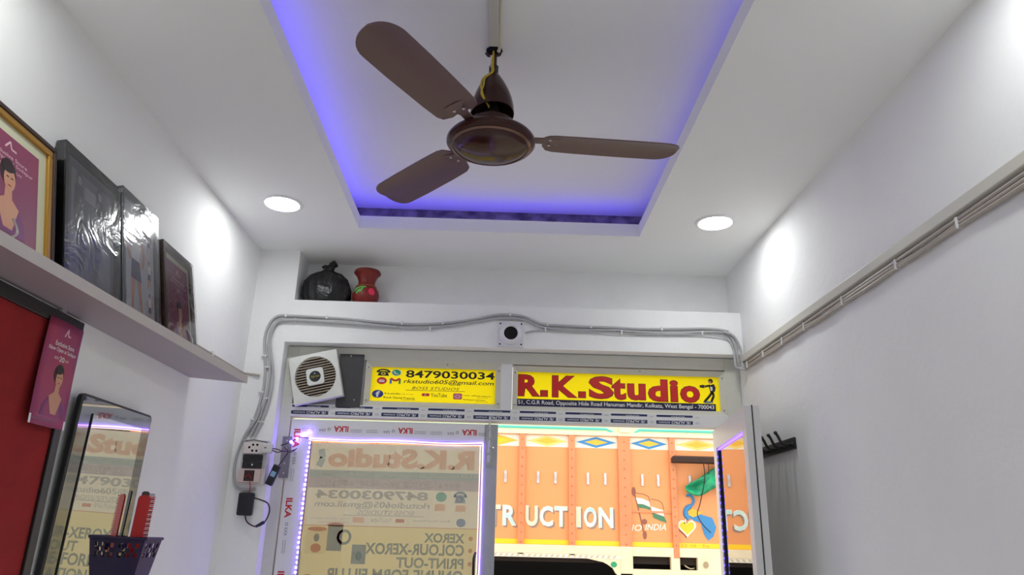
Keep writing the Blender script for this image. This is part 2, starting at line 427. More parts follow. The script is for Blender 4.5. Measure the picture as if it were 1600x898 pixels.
# ---- sign 1: contact sign
def rbox(m, x0, x1, y0, y1, r, z0, z1, n=5):
    P = []
    for cx, cy, a0 in ((x1-r, y1-r, 0), (x0+r, y1-r, PI/2), (x0+r, y0+r, PI), (x1-r, y0+r, 1.5*PI)):
        for k in range(n+1):
            a = a0 + PI/2*k/n; P.append((cx+r*math.cos(a), cy+r*math.sin(a)))
    return m.prism(P, z0, z1)
S1 = thing('contact_sign', 'yellow contact sign with phone number and email above the glass door', 'sign', (-.626, FY+.0235, 2.160), BACK)
W1, H1 = .612, .172
MB().box(-.006, W1+.006, -.006, H1+.020, -.0035, 0).build('board', film_mat('sign_yellow_acrylic', rgb(249, 240, 74), .82), S1)
E1, E2, E3, E4 = .0004, .0008, .0012, .0016
def phone_icon(p, x, y, s, m, m2):
    g = MB(); P = []
    for k in range(13):
        a = PI*k/12; P.append((x+s*.5*math.cos(a), y+s*.50+s*.36*math.sin(a)))
    for k in range(12, -1, -1):
        a = PI*k/12; P.append((x+s*.30*math.cos(a), y+s*.52+s*.16*math.sin(a)))
    g.prism(P, 0, E1); g.box(x-s*.5, x-s*.26, y+s*.40, y+s*.56, 0, E1); g.box(x+s*.26, x+s*.5, y+s*.40, y+s*.56, 0, E1)
    g.prism([(x-s*.42, y), (x+s*.42, y), (x+s*.36, y+s*.28), (x+s*.2, y+s*.58), (x-s*.2, y+s*.58), (x-s*.36, y+s*.28)], 0, E1)
    g.build('telephone_icon', m, p); MB().ring(x, y+s*.27, s*.10, s*.17, E1, E2, 20).build('dial_icon', m2, p)
def icons_and_text(S, kx=1.0):
    pass
phone_icon(S1, .034, .128, .040, INK, YELLOW)
MB().ellipse(.072, .145, .0145, .0165, 0, E1, 24).build('chat_icon', WHITE, S1)
MB().ellipse(.072, .145, .0125, .0145, E1, E2, 24).build('chat_icon', mat('chat_green', rgb(30, 160, 105), .4), S1)
MB().strip2d([(.066, .151), (.067, .144), (.072, .139), (.078, .138)], .0042, E2, E3).build('handset_icon', WHITE, S1)
MB().ellipse(.031, .103, .0145, .0175, 0, E1, 24).build('mail_icon', mat('mail_red', rgb(210, 40, 50), .4), S1)
MB().box(.023, .039, .0965, .1085, E1, E2).build('envelope_icon', WHITE, S1)
MB().strip2d([(.023, .1085), (.031, .102), (.039, .1085)], .0016, E2, E3).build('envelope_icon', mat('mail_red', rgb(210, 40, 50)), S1)
MB().box(.054, .060, .089, .112, 0, E1).build('letter_icon', mat('icon_blue', rgb(60, 110, 220), .4), S1)
MB().box(.080, .086, .089, .112, 0, E1).build('letter_icon', mat('icon_green', rgb(50, 160, 80), .4), S1)
MB().strip2d([(.056, .116), (.070, .103), (.084, .116)], .0085, E1, E2).build('letter_icon', mat('icon_red', rgb(215, 50, 45), .4), S1)
lettering(S1, '8479030034', .100, .122, .248*1.0+.012, .037, INK, E1, .022)
S1.children[-1].scale = (1, 1, 1)
lettering(S1, 'rkstudio605@gmail.com', .096, .088, .262, .027, INK, E1, .012, shear=.2)
lettering(S1, 'BOSS STUDIOS', .122, .064, .135, .014, mat('olive_ink', rgb(60, 66, 30), .5), E1, .004, shear=.3, spacing=1.1)
MB().box(.102, .275, .0585, .0605, 0, E1).build('underline', mat('olive_ink', rgb(60, 66, 30)), S1)
MB().ellipse(.022, .037, .0165, .0195, 0, E1, 24).build('social_icon', mat('social_blue', rgb(28, 48, 140), .4), S1)
lettering(S1, 'f', .016, .022, .013, .029, WHITE, E2, .03)
lettering(S1, 'R.k.studio.', .042, .036, .048, .009, INK, E1, .012); lettering(S1, 'Official Page', .091, .036, .035, .005, INK, E1)
lettering(S1, 'Rock David Francis', .040, .016, .090, .0105, INK, E1, .012, slope=-.02); lettering(S1, 'Channel Profile', .092, .009, .04, .0045, INK, E1)
rbox(MB(), .150, .172, .032, .046, .003, 0, E1).build('video_icon', mat('video_red', rgb(222, 40, 36), .4), S1)
MB().prism([(.158, .0355), (.158, .0425), (.165, .039)], E1, E2).build('play_icon', WHITE, S1)
lettering(S1, 'YouTube', .176, .029, .047, .019, INK, E1, .006)
rbox(MB(), .241, .267, .020, .050, .006, 0, E1).build('camera_icon', mat('camera_pink', rgb(214, 60, 110), .4), S1)
MB().ring(.254, .035, .0045, .0065, E1, E2, 18).build('camera_icon', WHITE, S1)
rbx = MB(); rbox(rbx, .246, .262, .026, .044, .004, E1, E1+.0001); MB().ring(.254, .035, .0095, .0108, E1, E2, 18).build('camera_icon', WHITE, S1)
lettering(S1, 'rock. official.capture', .271, .036, .080, .009, INK, E1, .008, slope=-.03); lettering(S1, 'badapyaraimaan', .271, .016, .064, .009, INK, E1, .008, slope=-.03)
lettering(S1, 'Official Page', .310, .028, .032, .005, INK, E1); lettering(S1, 'Channel Profile', .306, .009, .036, .0045, INK, E1)
# the print is laid out 0.36 wide: stretch to the board
for ch in S1.children:
    if not ch.name.startswith('board'):
        for v in ch.data.vertices: v.co.x *= W1/.362
        ch.data.update()

# ---- sign 2: shop name
S2 = thing('shop_name_sign', 'long yellow shop sign with big red lettering and navy address strip', 'sign', (.093, FY+.0235, 2.155), BACK)
W2, H2 = 1.000, .172
MB().box(-.004, W2+.014, -.006, H2+.012, -.0035, 0).build('board', film_mat('sign_yellow_acrylic', rgb(249, 240, 74), .82), S2)
MB().box(.0, .985, 0, .038, 0, E1).build('address_strip', NAVY, S2)
DRED = mat('sign_dark_red', rgb(92, 18, 20), .4)
lx = [('R', .008, .108, .052, .106), ('.', .118, .035, .052, .030), ('K', .176, .124, .051, .106), ('.', .306, .035, .051, .030), ('S', .358, .122, .049, .110), ('t', .472, .068, .047, .104), ('u', .550, .088, .047, .080), ('d', .652, .096, .044, .108), ('i', .762, .038, .044, .106), ('o', .812, .096, .042, .082)]
for ch, x, wd, y, h in lx:
    if ch == '.':
        MB().box(x-.002, x+wd+.002, y-.002, y+h+.002, 0, E1).build('letter_outline', DRED, S2); MB().box(x, x+wd, y, y+h, 0, E2).build('letter', RED, S2)
    else:
        lettering(S2, ch, x-.0025, y-.0025, wd+.005, h+.005, DRED, E1, .050, name='letter_outline'); lettering(S2, ch, x, y, wd, h, RED, E2, .045, name='letter')
lettering(S2, '51, C.G.R Road, Opposite Hide Road Hanuman Mandir, Kolkata, West Bengal - 700043', .008, .006, .968, .026, WHITE, E2, .012)
# a plain photographer figure leaning back with a camera
fg = MB(); fg.strip2d([(.972, .098), (.955, .075), (.930, .048)], .012, 0, E2); fg.strip2d([(.972, .098), (.978, .078), (.964, .050)], .012, 0, E2)
fg.prism([(.955, .130), (.982, .138), (.990, .118), (.984, .098), (.962, .096)], 0, E2); fg.strip2d([(.962, .130), (.935, .124)], .010, 0, E2)
fg.ellipse(.966, .152, .012, .012, 0, E2, 14); fg.box(.918, .934, .117, .132, 0, E2); fg.box(.910, .918, .119, .130, 0, E2)
fg.build('photographer_figure', INK, S2)
MB().ellipse(.962, .146, .007, .007, E2, E3, 12).build('figure_face', mat('print_skin', rgb(205, 140, 100), .5), S2)
MB().prism([(.962, .125), (.974, .122), (.972, .104), (.964, .104)], E2, E3).build('figure_shirt', WHITE, S2)
MB().ellipse(.948, .046, .026, .006, 0, E1, 14).build('figure_shadow', mat('print_bluegrey', rgb(120, 140, 150), .5), S2)

# ---- charcoal board and tilted exhaust fan
t = thing('charcoal_board', 'charcoal board screwed upright between exhaust fan and contact sign', 'board', (-.781, FY-.0125, 2.121), BACK)
MB().box(0, .117, 0, .262, -.006, .004).build('panel', DARKGREY, t, bevel=.0015)
for sx, sy in ((.054, .252), (.088, .036)):
    MB().lathe([(.0001, .003), (.003, .0025), (.0045, 0)], sx, sy, .004, n=10).build('screw', CHROME, t)
ef = thing('exhaust_fan', 'white square exhaust fan with slatted round grille, mounted askew', 'exhaust fan', (-.882, FY-.024, 2.258), (PI/2, -math.radians(13.5), 0))
ef.rotation_euler = (Matrix.Rotation(PI/2, 3, 'X') @ Matrix.Rotation(math.radians(13.5), 3, 'Z')).to_euler()
HS, RG = .118, .097
pl = MB(); n = 48; vs_ = []; fs_ = []
for i in range(n):
    a = 2*PI*i/n; c, s_ = math.cos(a), math.sin(a); k = HS/max(abs(c), abs(s_))
    vs_ += [(k*c, k*s_, 0), (k*c*.985, k*s_*.985, .030), (RG*c*1.03, RG*s_*1.03, .034), (RG*c, RG*s_, .028), (RG*c, RG*s_, 0)]
for i in range(n):
    j = (i+1) % n
    for k in range(4): fs_.append((i*5+k, j*5+k, j*5+k+1, i*5+k+1))
pl.add(vs_, fs_).build('housing', mat('fan_white_plastic', rgb(226, 228, 222), .35), ef)
MB().ellipse(0, 0, RG, RG, -.004, .0015, 40).build('fan_cavity', mat('fan_cavity_dark', rgb(38, 28, 24), .8), ef)
for k in range(4):
    a = PI/4 + k*PI/2; c, s_ = math.cos(a), math.sin(a)
    MB().add([(.02*c-.02*s_, .02*s_+.02*c, .004), (.085*c-.035*s_, .085*s_+.035*c, .010), (.085*c+.03*s_, .085*s_-.03*c, .004), (.02*c+.02*s_, .02*s_-.02*c, .003)], [(0, 1, 2, 3), (3, 2, 1, 0)]).build('fan_blade', mat('fan_blade_black', rgb(30, 26, 26), .6), ef)
SL = mat('grille_slat_beige', rgb(190, 176, 158), .45)
for k in range(15):
    y = -RG + 2*RG*(k+.5)/15; hw = math.sqrt(max(0, RG*RG - y*y))
    vs_ = [(-hw, y-.0028, .022), (hw, y-.0028, .022), (hw, y-.0010, .030), (-hw, y-.0010, .030), (-hw, y, .022), (hw, y, .022), (hw, y+.0018, .030), (-hw, y+.0018, .030)]
    MB().add(vs_, [(0,1,2,3), (7,6,5,4), (3,2,6,7), (0,4,5,1), (0,3,7,4), (1,5,6,2)]).build('slat', SL, ef)
hb = rbox(MB(), -.041, .041, -.041, .041, .014, .022, .038).build('hub_cover', mat('fan_white_plastic', rgb(226, 228, 222)), ef, bevel=.002)
MB().ellipse(0, 0, .027, .027, .038, .0388, 32).build('badge', mat('badge_black', rgb(24, 30, 34), .35), hb)
lettering(hb, 'Xpress', -.021, -.008, .042, .014, mat('badge_gold', rgb(176, 160, 60), .4), .0392, .01, shear=.2)
MB().ring(0, .014, .0025, .0045, .0388, .0394, 12).build('badge_mark', mat('badge_blue', rgb(150, 175, 190), .4), hb)

# ---- glass door leaves -------------------------------------------------------
ILKA_RED = mat('tape_red', rgb(196, 34, 44), .45); ILKA_GREY = mat('tape_grey', rgb(96, 96, 108), .5)
GLASS = glass_mat('door_glass', (.97, .98, .98, 1))
d1 = struct('door_1', (-.985, FY, .02))
LW, LH = .992, 2.040                      # leaf size, local x right, z up
SW = .094; RH = .086                      # stile width, rail height
def leaf_part(name, x0, x1, z0, z1, y0=0.0, y1=.042, m=ALU, p=None): return MB().box(x0, x1, y0, y1, z0, z1).build(name, m, p or d1, bevel=.0015)
st = leaf_part('stile', 0, SW, 0, LH); leaf_part('stile', LW-.063, LW, 0, LH, m=ALUG)
rl = leaf_part('top_rail', SW, LW-.063, LH-RH, LH); leaf_part('bottom_rail', SW, LW-.063, 0, .12)
leaf_part('glazing_bead', SW, SW+.012, .12, LH-RH, .004, .02, ALUG); leaf_part('glazing_bead', LW-.075, LW-.063, .12, LH-RH, .004, .02, ALUG); leaf_part('glazing_bead', SW+.012, LW-.075, LH-RH-.012, LH-RH, .004, .02, ALUG)
leaf_part('pane', SW, LW-.063, .12, LH-RH, .018, .022, GLASS)
# tape print on the top rail (upside down) and on the hinge stile (reading downwards)
def tape_text(parent, s, x, z, wd, h, m, rot, bold=0.0, yy=-.0006):
    V, Fc = text_points(s, bold); out = []
    for u, v in V:
        if rot == 180: u, v = 1-u, 1-v
        if rot == -90: u, v = v, 1-u
        out.append((x+u*wd, yy, z+v*h))
    MB().add(out, Fc).build('lettering', m, parent)
ztop = LH-RH+.026
for k in range(3):
    x = .205 + k*.307
    tape_text(rl, 'ILKA', x, ztop+.004, .070, .028, ILKA_RED, 180, .03)
    tape_text(rl, 'ILKA', x-.070, ztop+.004, .030, .012, ILKA_GREY, 180)
    MB().ring(0, 0, .005, .007, 0, .0005, 10).build('tape_emblem', ILKA_GREY, rl).location = (x-.022, -.0006, ztop+.016); rl.children[-1].rotation_euler = (PI/2, 0, 0)
    for q, xx in ((0, x-.150), (1, x+.08)):
        for r in range(2): tape_text(rl, 'ALUMINIUM SECTIONS', xx, ztop+.004+.009*r, .055, .005, ILKA_GREY, 180)
for k in range(6):
    z = 1.905 - k*.318
    tape_text(st, 'ILKA', .018, z, .030, .088, ILKA_RED, -90, .03)
    tape_text(st, 'ILKA', .026, z-.078, .014, .034, ILKA_GREY, -90)
    MB().ring(0, 0, .005, .007, 0, .0005, 10).build('tape_emblem', ILKA_GREY, st).location = (.033, -.0006, z-.028); st.children[-1].rotation_euler = (PI/2, 0, 0)
    for r in range(2): tape_text(st, 'ALUMINIUM SECTIONS', .024+.010*r, z-.155, .005, .058, ILKA_GREY, -90)
# hinge plate at the top of the stile
hp = MB().box(-.03, .014, -.010, -.0055, 1.765, 1.955).build('hinge_plate', mat('hinge_steel', rgb(128, 124, 128), .4), d1)
for z in (1.785, 1.83, 1.90, 1.935): MB().lathe([(.0001, 0), (.004, .001), (.005, .003)], n=8).build('screw', CHROME, hp).location = (-.008, -.0125, z); hp.children[-1].rotation_euler = (-PI/2, 0, 0)
# tower bolt on the lock stile
bl = MB().box(.936, .966, -.004, 0, 1.842, 2.030).build('bolt_plate', mat('bolt_aluminium', (.5, .5, .51, 1), .35, .7), d1)
MB().tube([(.951, -.010, 1.85), (.951, -.010, 2.072)], .0055, 10).build('bolt_rod', CHROME, bl, True)
MB().tube([(.951, -.010, 1.93), (.972, -.022, 1.928)], .004, 8).build('bolt_knob', CHROME, bl, True)
for z in (1.856, 1.90, 1.97, 2.015): MB().box(.940, .962, -.017, -.004, z-.005, z+.005).build('bolt_keeper', mat('bolt_aluminium', (.5, .5, .51, 1)), bl)

# film printed for the street side, so read mirrored from inside
FILM = film_mat('film_yellow', rgb(246, 242, 230), .5)
fb = thing('printed_window_film', 'yellow printed advertising film on the closed glass door, lettering reversed', 'window film', (-.985+SW+.012, FY+.0235, .14), BACK)
FW, FH = LW-.063-SW-.024, LH-RH-.14
MB().box(0, FW, 0, FH, -.0008, 0).build('film', FILM, fb)
ft = film_mat('film_grey_blue', rgb(216, 220, 230), .9); ftb = film_mat('film_slate', rgb(194, 206, 226), .9)
fpk = film_mat('film_pink', rgb(248, 226, 220), .9); fbl = film_mat('film_pale_blue', rgb(214, 226, 236), .9); flv = film_mat('film_lavender', rgb(226, 224, 238), .9)
fwh = film_mat('film_white', rgb(250, 248, 246), .9); frd = film_mat('film_red', rgb(236, 200, 198), .9); fnv = film_mat('film_navy', rgb(190, 204, 230), .9)
def FT(s, xr0, xr1, y0, y1, m, z=-.0016, bold=0.0, shear=0.0):
    """xr = distance from the left edge as seen from inside, y = distance below the top edge"""
    return lettering(fb, s, xr0*FW, FH-y1, (xr1-xr0)*FW, y1-y0, m, -z, bold, shear, mirror=True)
def FB(name, x0, x1, y0, y1, m, z=.0004): return MB().box(x0*FW, x1*FW, FH-y1, FH-y0, 0, z).build(name, m, fb)
FT('R.K.Studio', .10, .96, .020, .112, fpk, -.0006, .05)
MB().strip2d([(.05*FW, FH-.11), (.07*FW, FH-.07), (.055*FW, FH-.03)], .03, 0, E1).build('figure_print', fbl, fb)
FB('address_band', 0, 1, .126, .160, fbl); FB('slogan_band', 0, 1, .160, .208, flv)
FT('51, C.G.R Road, Opposite Hide Road Hanuman Mandir, Kolkata, West Bengal - 700043', .01, .99, .133, .152, fwh, -.0008)
FT('THINK POSSITIVE DO POSITIVE', .08, .90, .170, .198, fwh, -.0008, .02)
FT('8479030034', .05, .70, .216, .256, ft, -.0008, .03)
MB().ellipse(.775*FW, FH-.236, .026, .022, 0, E1, 20).build('chat_icon', film_mat('film_teal', rgb(180, 218, 218), .9), fb)
phone_icon(fb, .885*FW, FH-.262, .062, fnv, FILM)
FT('rkstudio605@gmail.com', .05, .71, .264, .300, ft, -.0008, .012, -.2)
MB().box(.74*FW, .80*FW, FH-.300, FH-.268, 0, E1).build('letter_icon', fpk, fb); MB().box(.86*FW, .92*FW, FH-.300, FH-.272, 0, E1).build('envelope_icon', fpk, fb)
FT('BOSS STUDIOS', .30, .62, .304, .324, ft, -.0008, 0, -.3); FB('underline', .22, .68, .326, .329, ft)
MB().ellipse(.895*FW, FH-.350, .022, .019, 0, E1, 20).build('social_icon', fnv, fb); FT('YouTube', .38, .50, .336, .356, ft, -.0008)
FB('video_icon', .52, .57, .340, .356, frd); FB('camera_icon', .275, .34, .336, .360, fpk)
FT('rock. official.capture', .03, .25, .340, .350, ft, -.0008); FT('Rock David Francis', .62, .83, .340, .350, ft, -.0008); FT('badapyaraimaan', .08, .25, .356, .366, ft, -.0008)
FB('body_print', 0, 1, .377, FH, film_mat('film_pale_yellow', rgb(255, 250, 226), .97), .0001)
FB('rule', 0, 1, .374, .377, frd)
rows = [('XEROX', .69, .92, .398, .440), ('COLOUR-XEROX', .36, .92, .446, .496), ('PRINT-OUT', .54, .92, .506, .552), ('ONLINE-FORM FILLUP', .16, .92, .558, .612), ('APPLICATION', .45, .92, .624, .672), ('CARD', .70, .92, .690, .738), ('CARD', .70, .92, .762, .810), ('CARD', .70, .92, .830, .878)]
for s, a, b_, y0, y1 in rows:
    FT(s, a, b_, y0, y1, ftb, -.0008, .03)
    MB().ellipse(.955*FW, FH-(y0+y1)/2, .010, .010, 0, E1, 12).build('bullet', frd, fb)
# mug, phone and heart pictures
FB('mug_print', .02, .135, .392, .500, fwh); MB().ellipse(.08*FW, FH-.392, .045, .010, E1, E2, 20).build('mug_rim_print', frd, fb)
FB('mug_print', .14, .225, .372, .486, fnv); MB().ellipse(.18*FW, FH-.372, .040, .010, E1, E2, 20).build('mug_rim_print', frd, fb)
MB().ring(.235*FW, FH-.425, .022, .034, 0, E1, 24).build('mug_handle_print', fnv, fb)
MB().ellipse(.08*FW, FH-.430, .013, .018, E1, E2, 16).build('portrait_print', ftb, fb); MB().ellipse(.08*FW, FH-.475, .024, .020, E1, E2, 16).build('portrait_print', frd, fb)
FB('phone_print', .285, .365, .456, .540, fnv); MB().ellipse(.325*FW, FH-.505, .014, .020, E1, E2, 14).build('portrait_print', fbl, fb)
HP = []
for k in range(28):
    a = 2*PI*k/28; HP.append((.11*FW+.0062*16*math.sin(a)**3, FH-.66+.0062*(13*math.cos(a)-5*math.cos(2*a)-2*math.cos(3*a)-math.cos(4*a))))
MB().prism(HP, 0, E1).build('heart_print', frd, fb); MB().ellipse(.11*FW, FH-.65, .045, .035, E1, E2, 18).build('portrait_print', fwh, fb)
FB('card_print', .24, .40, .600, .700, fwh)

# ink is a single printed layer on the film
for o in fb.children:
    if o.name.startswith('film'): continue
    bm = bmesh.new(); bm.from_mesh(o.data)
    bmesh.ops.delete(bm, geom=[f for f in bm.faces if abs(f.normal.z) < .5 or (f.normal.z < 0 and not o.name.startswith('lettering'))], context='FACES')
    for v in bm.verts: v.co.z += .0005
    bm.to_mesh(o.data); bm.free()
MB().tube(spline([(LW-.086, -.012, 1.28), (LW-.092, -.040, 1.31), (LW-.092, -.044, 1.38), (LW-.092, -.040, 1.43), (LW-.086, -.006, 1.455)]), .006, 8).build('pull_handle', BLACK, d1, True)
# LED tape around the pane: chips on the hinge side, glowing lines above and on the lock side
lt = thing('door_led_strip', 'violet LED strip framing the pane of the closed glass door', 'light strip', (-.985, FY, .02))
x0, x1, zt_ = SW+.004, LW-.070, LH-RH-.004
MB().box(x0-.005, x0+.005, -.003, -.0005, .15, zt_).build('tape_backing', mat('led_tape_white', rgb(200, 195, 225), .5), lt)
ch = MB()
z = zt_
while z > .2: ch.box(x0-.0032+random.uniform(-.002, .002), x0+.0032, -.0055, -.003, z-.0045, z+.0035); z -= .0213
tag(ch.build('led_chips', LEDDOT, lt), kind='stuff')
MB().tube(spline([(x0, -.004, zt_), (.3, -.004, zt_-.003), (.5, -.004, zt_), (.75, -.004, zt_-.006), (x1, -.004, zt_)]), .0026, 6).build('led_glow_line', LEDLINE, lt)
MB().tube(spline([(x0, -.004, zt_-.009), (.3, -.004, zt_-.012), (.5, -.004, zt_-.010), (.75, -.004, zt_-.016), (x1, -.004, zt_-.012)]), .0018, 6).build('led_glow_line', WARMGLOW, lt)  # glowing tube standing in for the reflection of the line above
MB().tube(spline([(x1, -.004, zt_), (x1+.003, -.004, 1.5), (x1, -.004, 1.0), (x1, -.004, .2)]), .0024, 6).build('led_glow_line', LEDLINE, lt)
MB().tube(spline([(x1-.012, -.004, zt_-.01), (x1-.010, -.004, 1.5), (x1-.012, -.004, 1.0), (x1-.012, -.004, .2)]), .0020, 6).build('led_glow_line', WARMGLOW, lt)
ld = MB()
for k in range(4):
    ld.ellipse(0, 0, .006, .006, -.004, .004, 10)
    n_ = 20; xk = .012+k*.026; zk = 1.930 + k*.0165
    ld.v[-n_:] = [(xk+a, -.010+c, zk+b) for a, b, c in ld.v[-n_:]]
tag(ld.build('led_chips', LEDDOT, lt), kind='stuff')
MB().tube(spline([(-.035, -.012, 1.912), (.012, -.008, 1.930), (.05, -.007, 1.952), (x0, -.004, zt_)]), .0022, 6).build('lead', BLACK, lt)

# open right-hand leaf, swung into the room
hx, hy, ex, ey = 1.055, FY+.03, .968, 2.86
ang = math.atan2(ey-hy, ex-hx); L2 = math.hypot(ex-hx, ey-hy)
d2 = struct('door_2', (hx, hy, .02), (0, 0, ang))
def leaf2(name, x0, x1, z0, z1, y0=0.0, y1=.052, m=ALU): return MB().box(x0, x1, y0, y1, z0, z1).build(name, m, d2, bevel=.0015)
leaf2('stile', 0, .075, 0, LH); leaf2('stile', L2-.07, L2, 0, LH, 0, .026); leaf2('stile', L2-.07, L2, 0, LH, .031, .056); leaf2('gasket', L2-.07, L2-.002, 0, LH+.002, .026, .031, BLACK)
leaf2('top_rail', .075, L2-.07, LH-.09, LH); leaf2('bottom_rail', .075, L2-.07, 0, .12)
MB().box(.075, L2-.07, .012, .016, .12, LH-.09).build('pane', glass_mat('film_backed_glass', (.55, .52, .5, 1), .015, 1.5, extra=.42), d2)
lt2 = thing('open_door_led_strip', 'blue LED strip along the pane edge of the open door', 'light strip', (hx, hy, .02), (0, 0, ang))
MB().box(.079, .089, .004, .011, .15, LH-.094).build('tape_backing', mat('led_tape_dark', rgb(40, 34, 70), .5), lt2)
ch = MB(); z = LH-.10
while z > .25: ch.box(.081, .087, .001, .004, z-.004, z+.004); z -= .03
tag(ch.build('led_chips', emission('blue_led_chip', (.10, .06, 1.0, 1), 5.0), lt2), kind='stuff')
MB().box(.085, L2-.075, .004, .011, LH-.100, LH-.094).build('led_glow_line', emission('violet_led_soft', (.24, .13, 1.0, 1), 3.5), lt2)

# ------------------------------------------------------------------ round opening box on the beam
t = thing('round_vent_box', 'white square wall box with round black opening, on beam above the signs', 'wall box', (.055, YB, 2.489), BACK)
MB().box(-.065, .065, -.064, .064, 0, .012).build('base_plate', mat('box_white', rgb(226, 226, 230), .4), t, bevel=.002)
MB().lathe([(.055, .012), (.055, .020), (.050, .034), (.040, .040), (.034, .036), (.032, .020)], n=40).build('collar', mat('box_white', rgb(226, 226, 230)), t, True)
MB().ellipse(0, .002, .034, .034, .012, .030, 32).build('opening', HOLE, t)
for sx in (-1, 1):
    for sy in (-1, 1): MB().ellipse(sx*.052, sy*.052, .0042, .0042, .012, .0128, 10).build('screw_hole', HOLE, t)

# ------------------------------------------------------------------ cable runs
def cable_thing(name, label, base, runs, clips, m, r=.0065):
    t = thing(name, label, 'cable', base)
    for k, pts in enumerate(runs):
        MB().tube(spline(pts, 6), r if not isinstance(r, list) else r[k], 8).build('cable', m, t, True, off=base)
    for (bx0, bx1, by0, by1, bz0, bz1) in clips:
        MB().box(bx0, bx1, by0, by1, bz0, bz1).build('clip', CLIP, t, bevel=.002, off=base)
    return t
ys = YB-.008
up = [(-1.165, 1.96), (-1.135, 2.05), (-1.117, 2.14), (-1.112, 2.21), (-1.118, 2.30), (-1.138, 2.43), (-1.125, 2.505), (-1.090, 2.545), (-1.03, 2.549), (-.913, 2.547), (-.756, 2.541), (-.568, 2.528), (-.411, 2.525), (-.254, 2.537), (-.13, 2.558), (-.02, 2.584), (.05, 2.588), (.123, 2.578), (.202, 2.545), (.30, 2.540), (.376, 2.538), (.565, 2.537), (.692, 2.534), (.882, 2.540), (1.01, 2.546), (1.10, 2.541), (1.140, 2.525), (1.163, 2.463), (1.167, 2.40), (1.172, 2.375)]
run1 = [(x, ys, z) for x, z in up]
run2 = [(x + (.022 if i < 6 else (.016 if i < 8 else 0)), ys-.001, z - (0 if i < 5 else .017 + .004*math.sin(i*1.7))) for i, (x, z) in enumerate(up)]
run3 = [(x + (.040 if i < 5 else .030), ys-.002, z - (0 if i < 4 else .024)) for i, (x, z) in enumerate(up[:6])]
run3 += [(-1.105, ys-.009, 2.47), (-1.085, ys-.010, 2.512), (-1.03, ys-.010, 2.525), (-.80, ys-.010, 2.520), (-.5, ys-.010, 2.505)]
run4 = [(.126, ys, 2.50), (.20, ys, 2.512), (.40, ys-.004, 2.512), (.70, ys-.004, 2.508), (.98, ys-.004, 2.514), (1.08, ys-.004, 2.508), (1.13, ys, 2.49), (1.15, ys, 2.44), (1.150, ys, 2.40)]
run5 = [(-1.112, ys-.012, 2.10), (-1.125, ys-.012, 2.04), (-1.165, ys-.006, 1.97), (-1.193, ys, 1.88), (-1.195, ys, 1.80), (-1.178, ys, 1.735), (-1.140, ys, 1.722), (-1.09, ys, 1.728)]
run6 = [(1.10, ys-.012, 2.530), (1.15, ys-.014, 2.51), (1.180, ys-.012, 2.45), (1.183, ys-.012, 2.40), (1.183, ys-.02, 2.365), (XR-.016, 3.45, 2.345)]
run7 = [(1.15, ys-.006, 2.42), (1.152, ys-.01, 2.36), (1.170, ys-.02, 2.345), (XR-.016, 3.44, 2.335)]
bc = []
for x, z in ((-1.05, 2.549), (-.85, 2.546), (-.48, 2.527), (-.28, 2.535), (.05, 2.589), (.235, 2.543), (.45, 2.538), (.80, 2.537), (1.135, 2.530)): bc.append((x-.005, x+.005, YB-.015, YB-.001, z-.008, z+.012))
for x, z in ((-1.0, 2.531), (-.70, 2.520), (-.34, 2.508), (.225, 2.522), (.60, 2.517), (1.0, 2.526)): bc.append((x-.004, x+.004, YB-.016, YB-.001, z-.014, z+.007))
for x, z in ((-1.128, 2.345), (-1.105, 2.29), (-1.12, 2.17), (-1.09, 2.14), (-1.14, 2.04), (-1.10, 2.03)): bc.append((x-.014, x+.012, YB-.015, YB-.001, z-.004, z+.004))
cable_thing('cable_run', 'grey cables clipped along the white beam from switchboard to right corner', (-1.12, YB, 2.0), [run1, run2, run3, run4, run5, run6, run7], bc, CABLE, [.0068, .0066, .0062, .0034, .0062, .0062, .0062])
cable_thing('shelf_lead', 'short beige cable along left wall top of shelf to the clipped cables', (XL, 3.2, 2.25), [[(XL+.007, 2.70, 2.245), (XL+.007, 3.1, 2.250), (XL+.007, 3.44, 2.255), (XL+.014, YB-.008, 2.257), (-1.16, ys, 2.252), (-1.137, ys-.004, 2.248)]], [(XL, XL+.016, 3.06, 3.07, 2.24, 2.262)], CABLEB, .0055)
# right wall: trunking and cables under it
t = thing('wall_trunking', 'cream plastic trunking running along the right wall', 'wire duct', (XR, 1.0, 2.376))
MB().box(XR-.020, XR, -1.5, YB, 2.378, 2.412).build('duct', DUCT, t, bevel=.003, off=(XR, 1.0, 2.376))
cl_y = [3.42, 3.20, 2.97, 2.74, 2.41, 2.05, 1.74, 1.25, .75, .2]
def wall_run(dz, amp, ph, y0=3.49):
    P = [(XR-.010, y0, 2.385), (XR-.011, 3.46, 2.355+dz)]
    pts = [3.42]
    for a, b_ in zip(cl_y, cl_y[1:]): pts += [(a+b_)/2, b_]
    for i, y in enumerate(pts):
        sag = -amp*abs(math.sin(ph+i*.9)) if i % 2 else 0
        P.append((XR-.009-(.004 if i % 2 else 0), y, 2.352 + dz + sag))
    return P
rc = [(XR-.018, XR-.001, y-.004, y+.004, 2.338, 2.370) for y in cl_y] 
cable_thing('wall_cable_run', 'beige cables clipped under the trunking on the right wall', (XR, 1.0, 2.35), [wall_run(.012, .004, .3), wall_run(.000, .010, 1.2), wall_run(-.009, .006, 2.1)], rc, CABLEB, .0058)

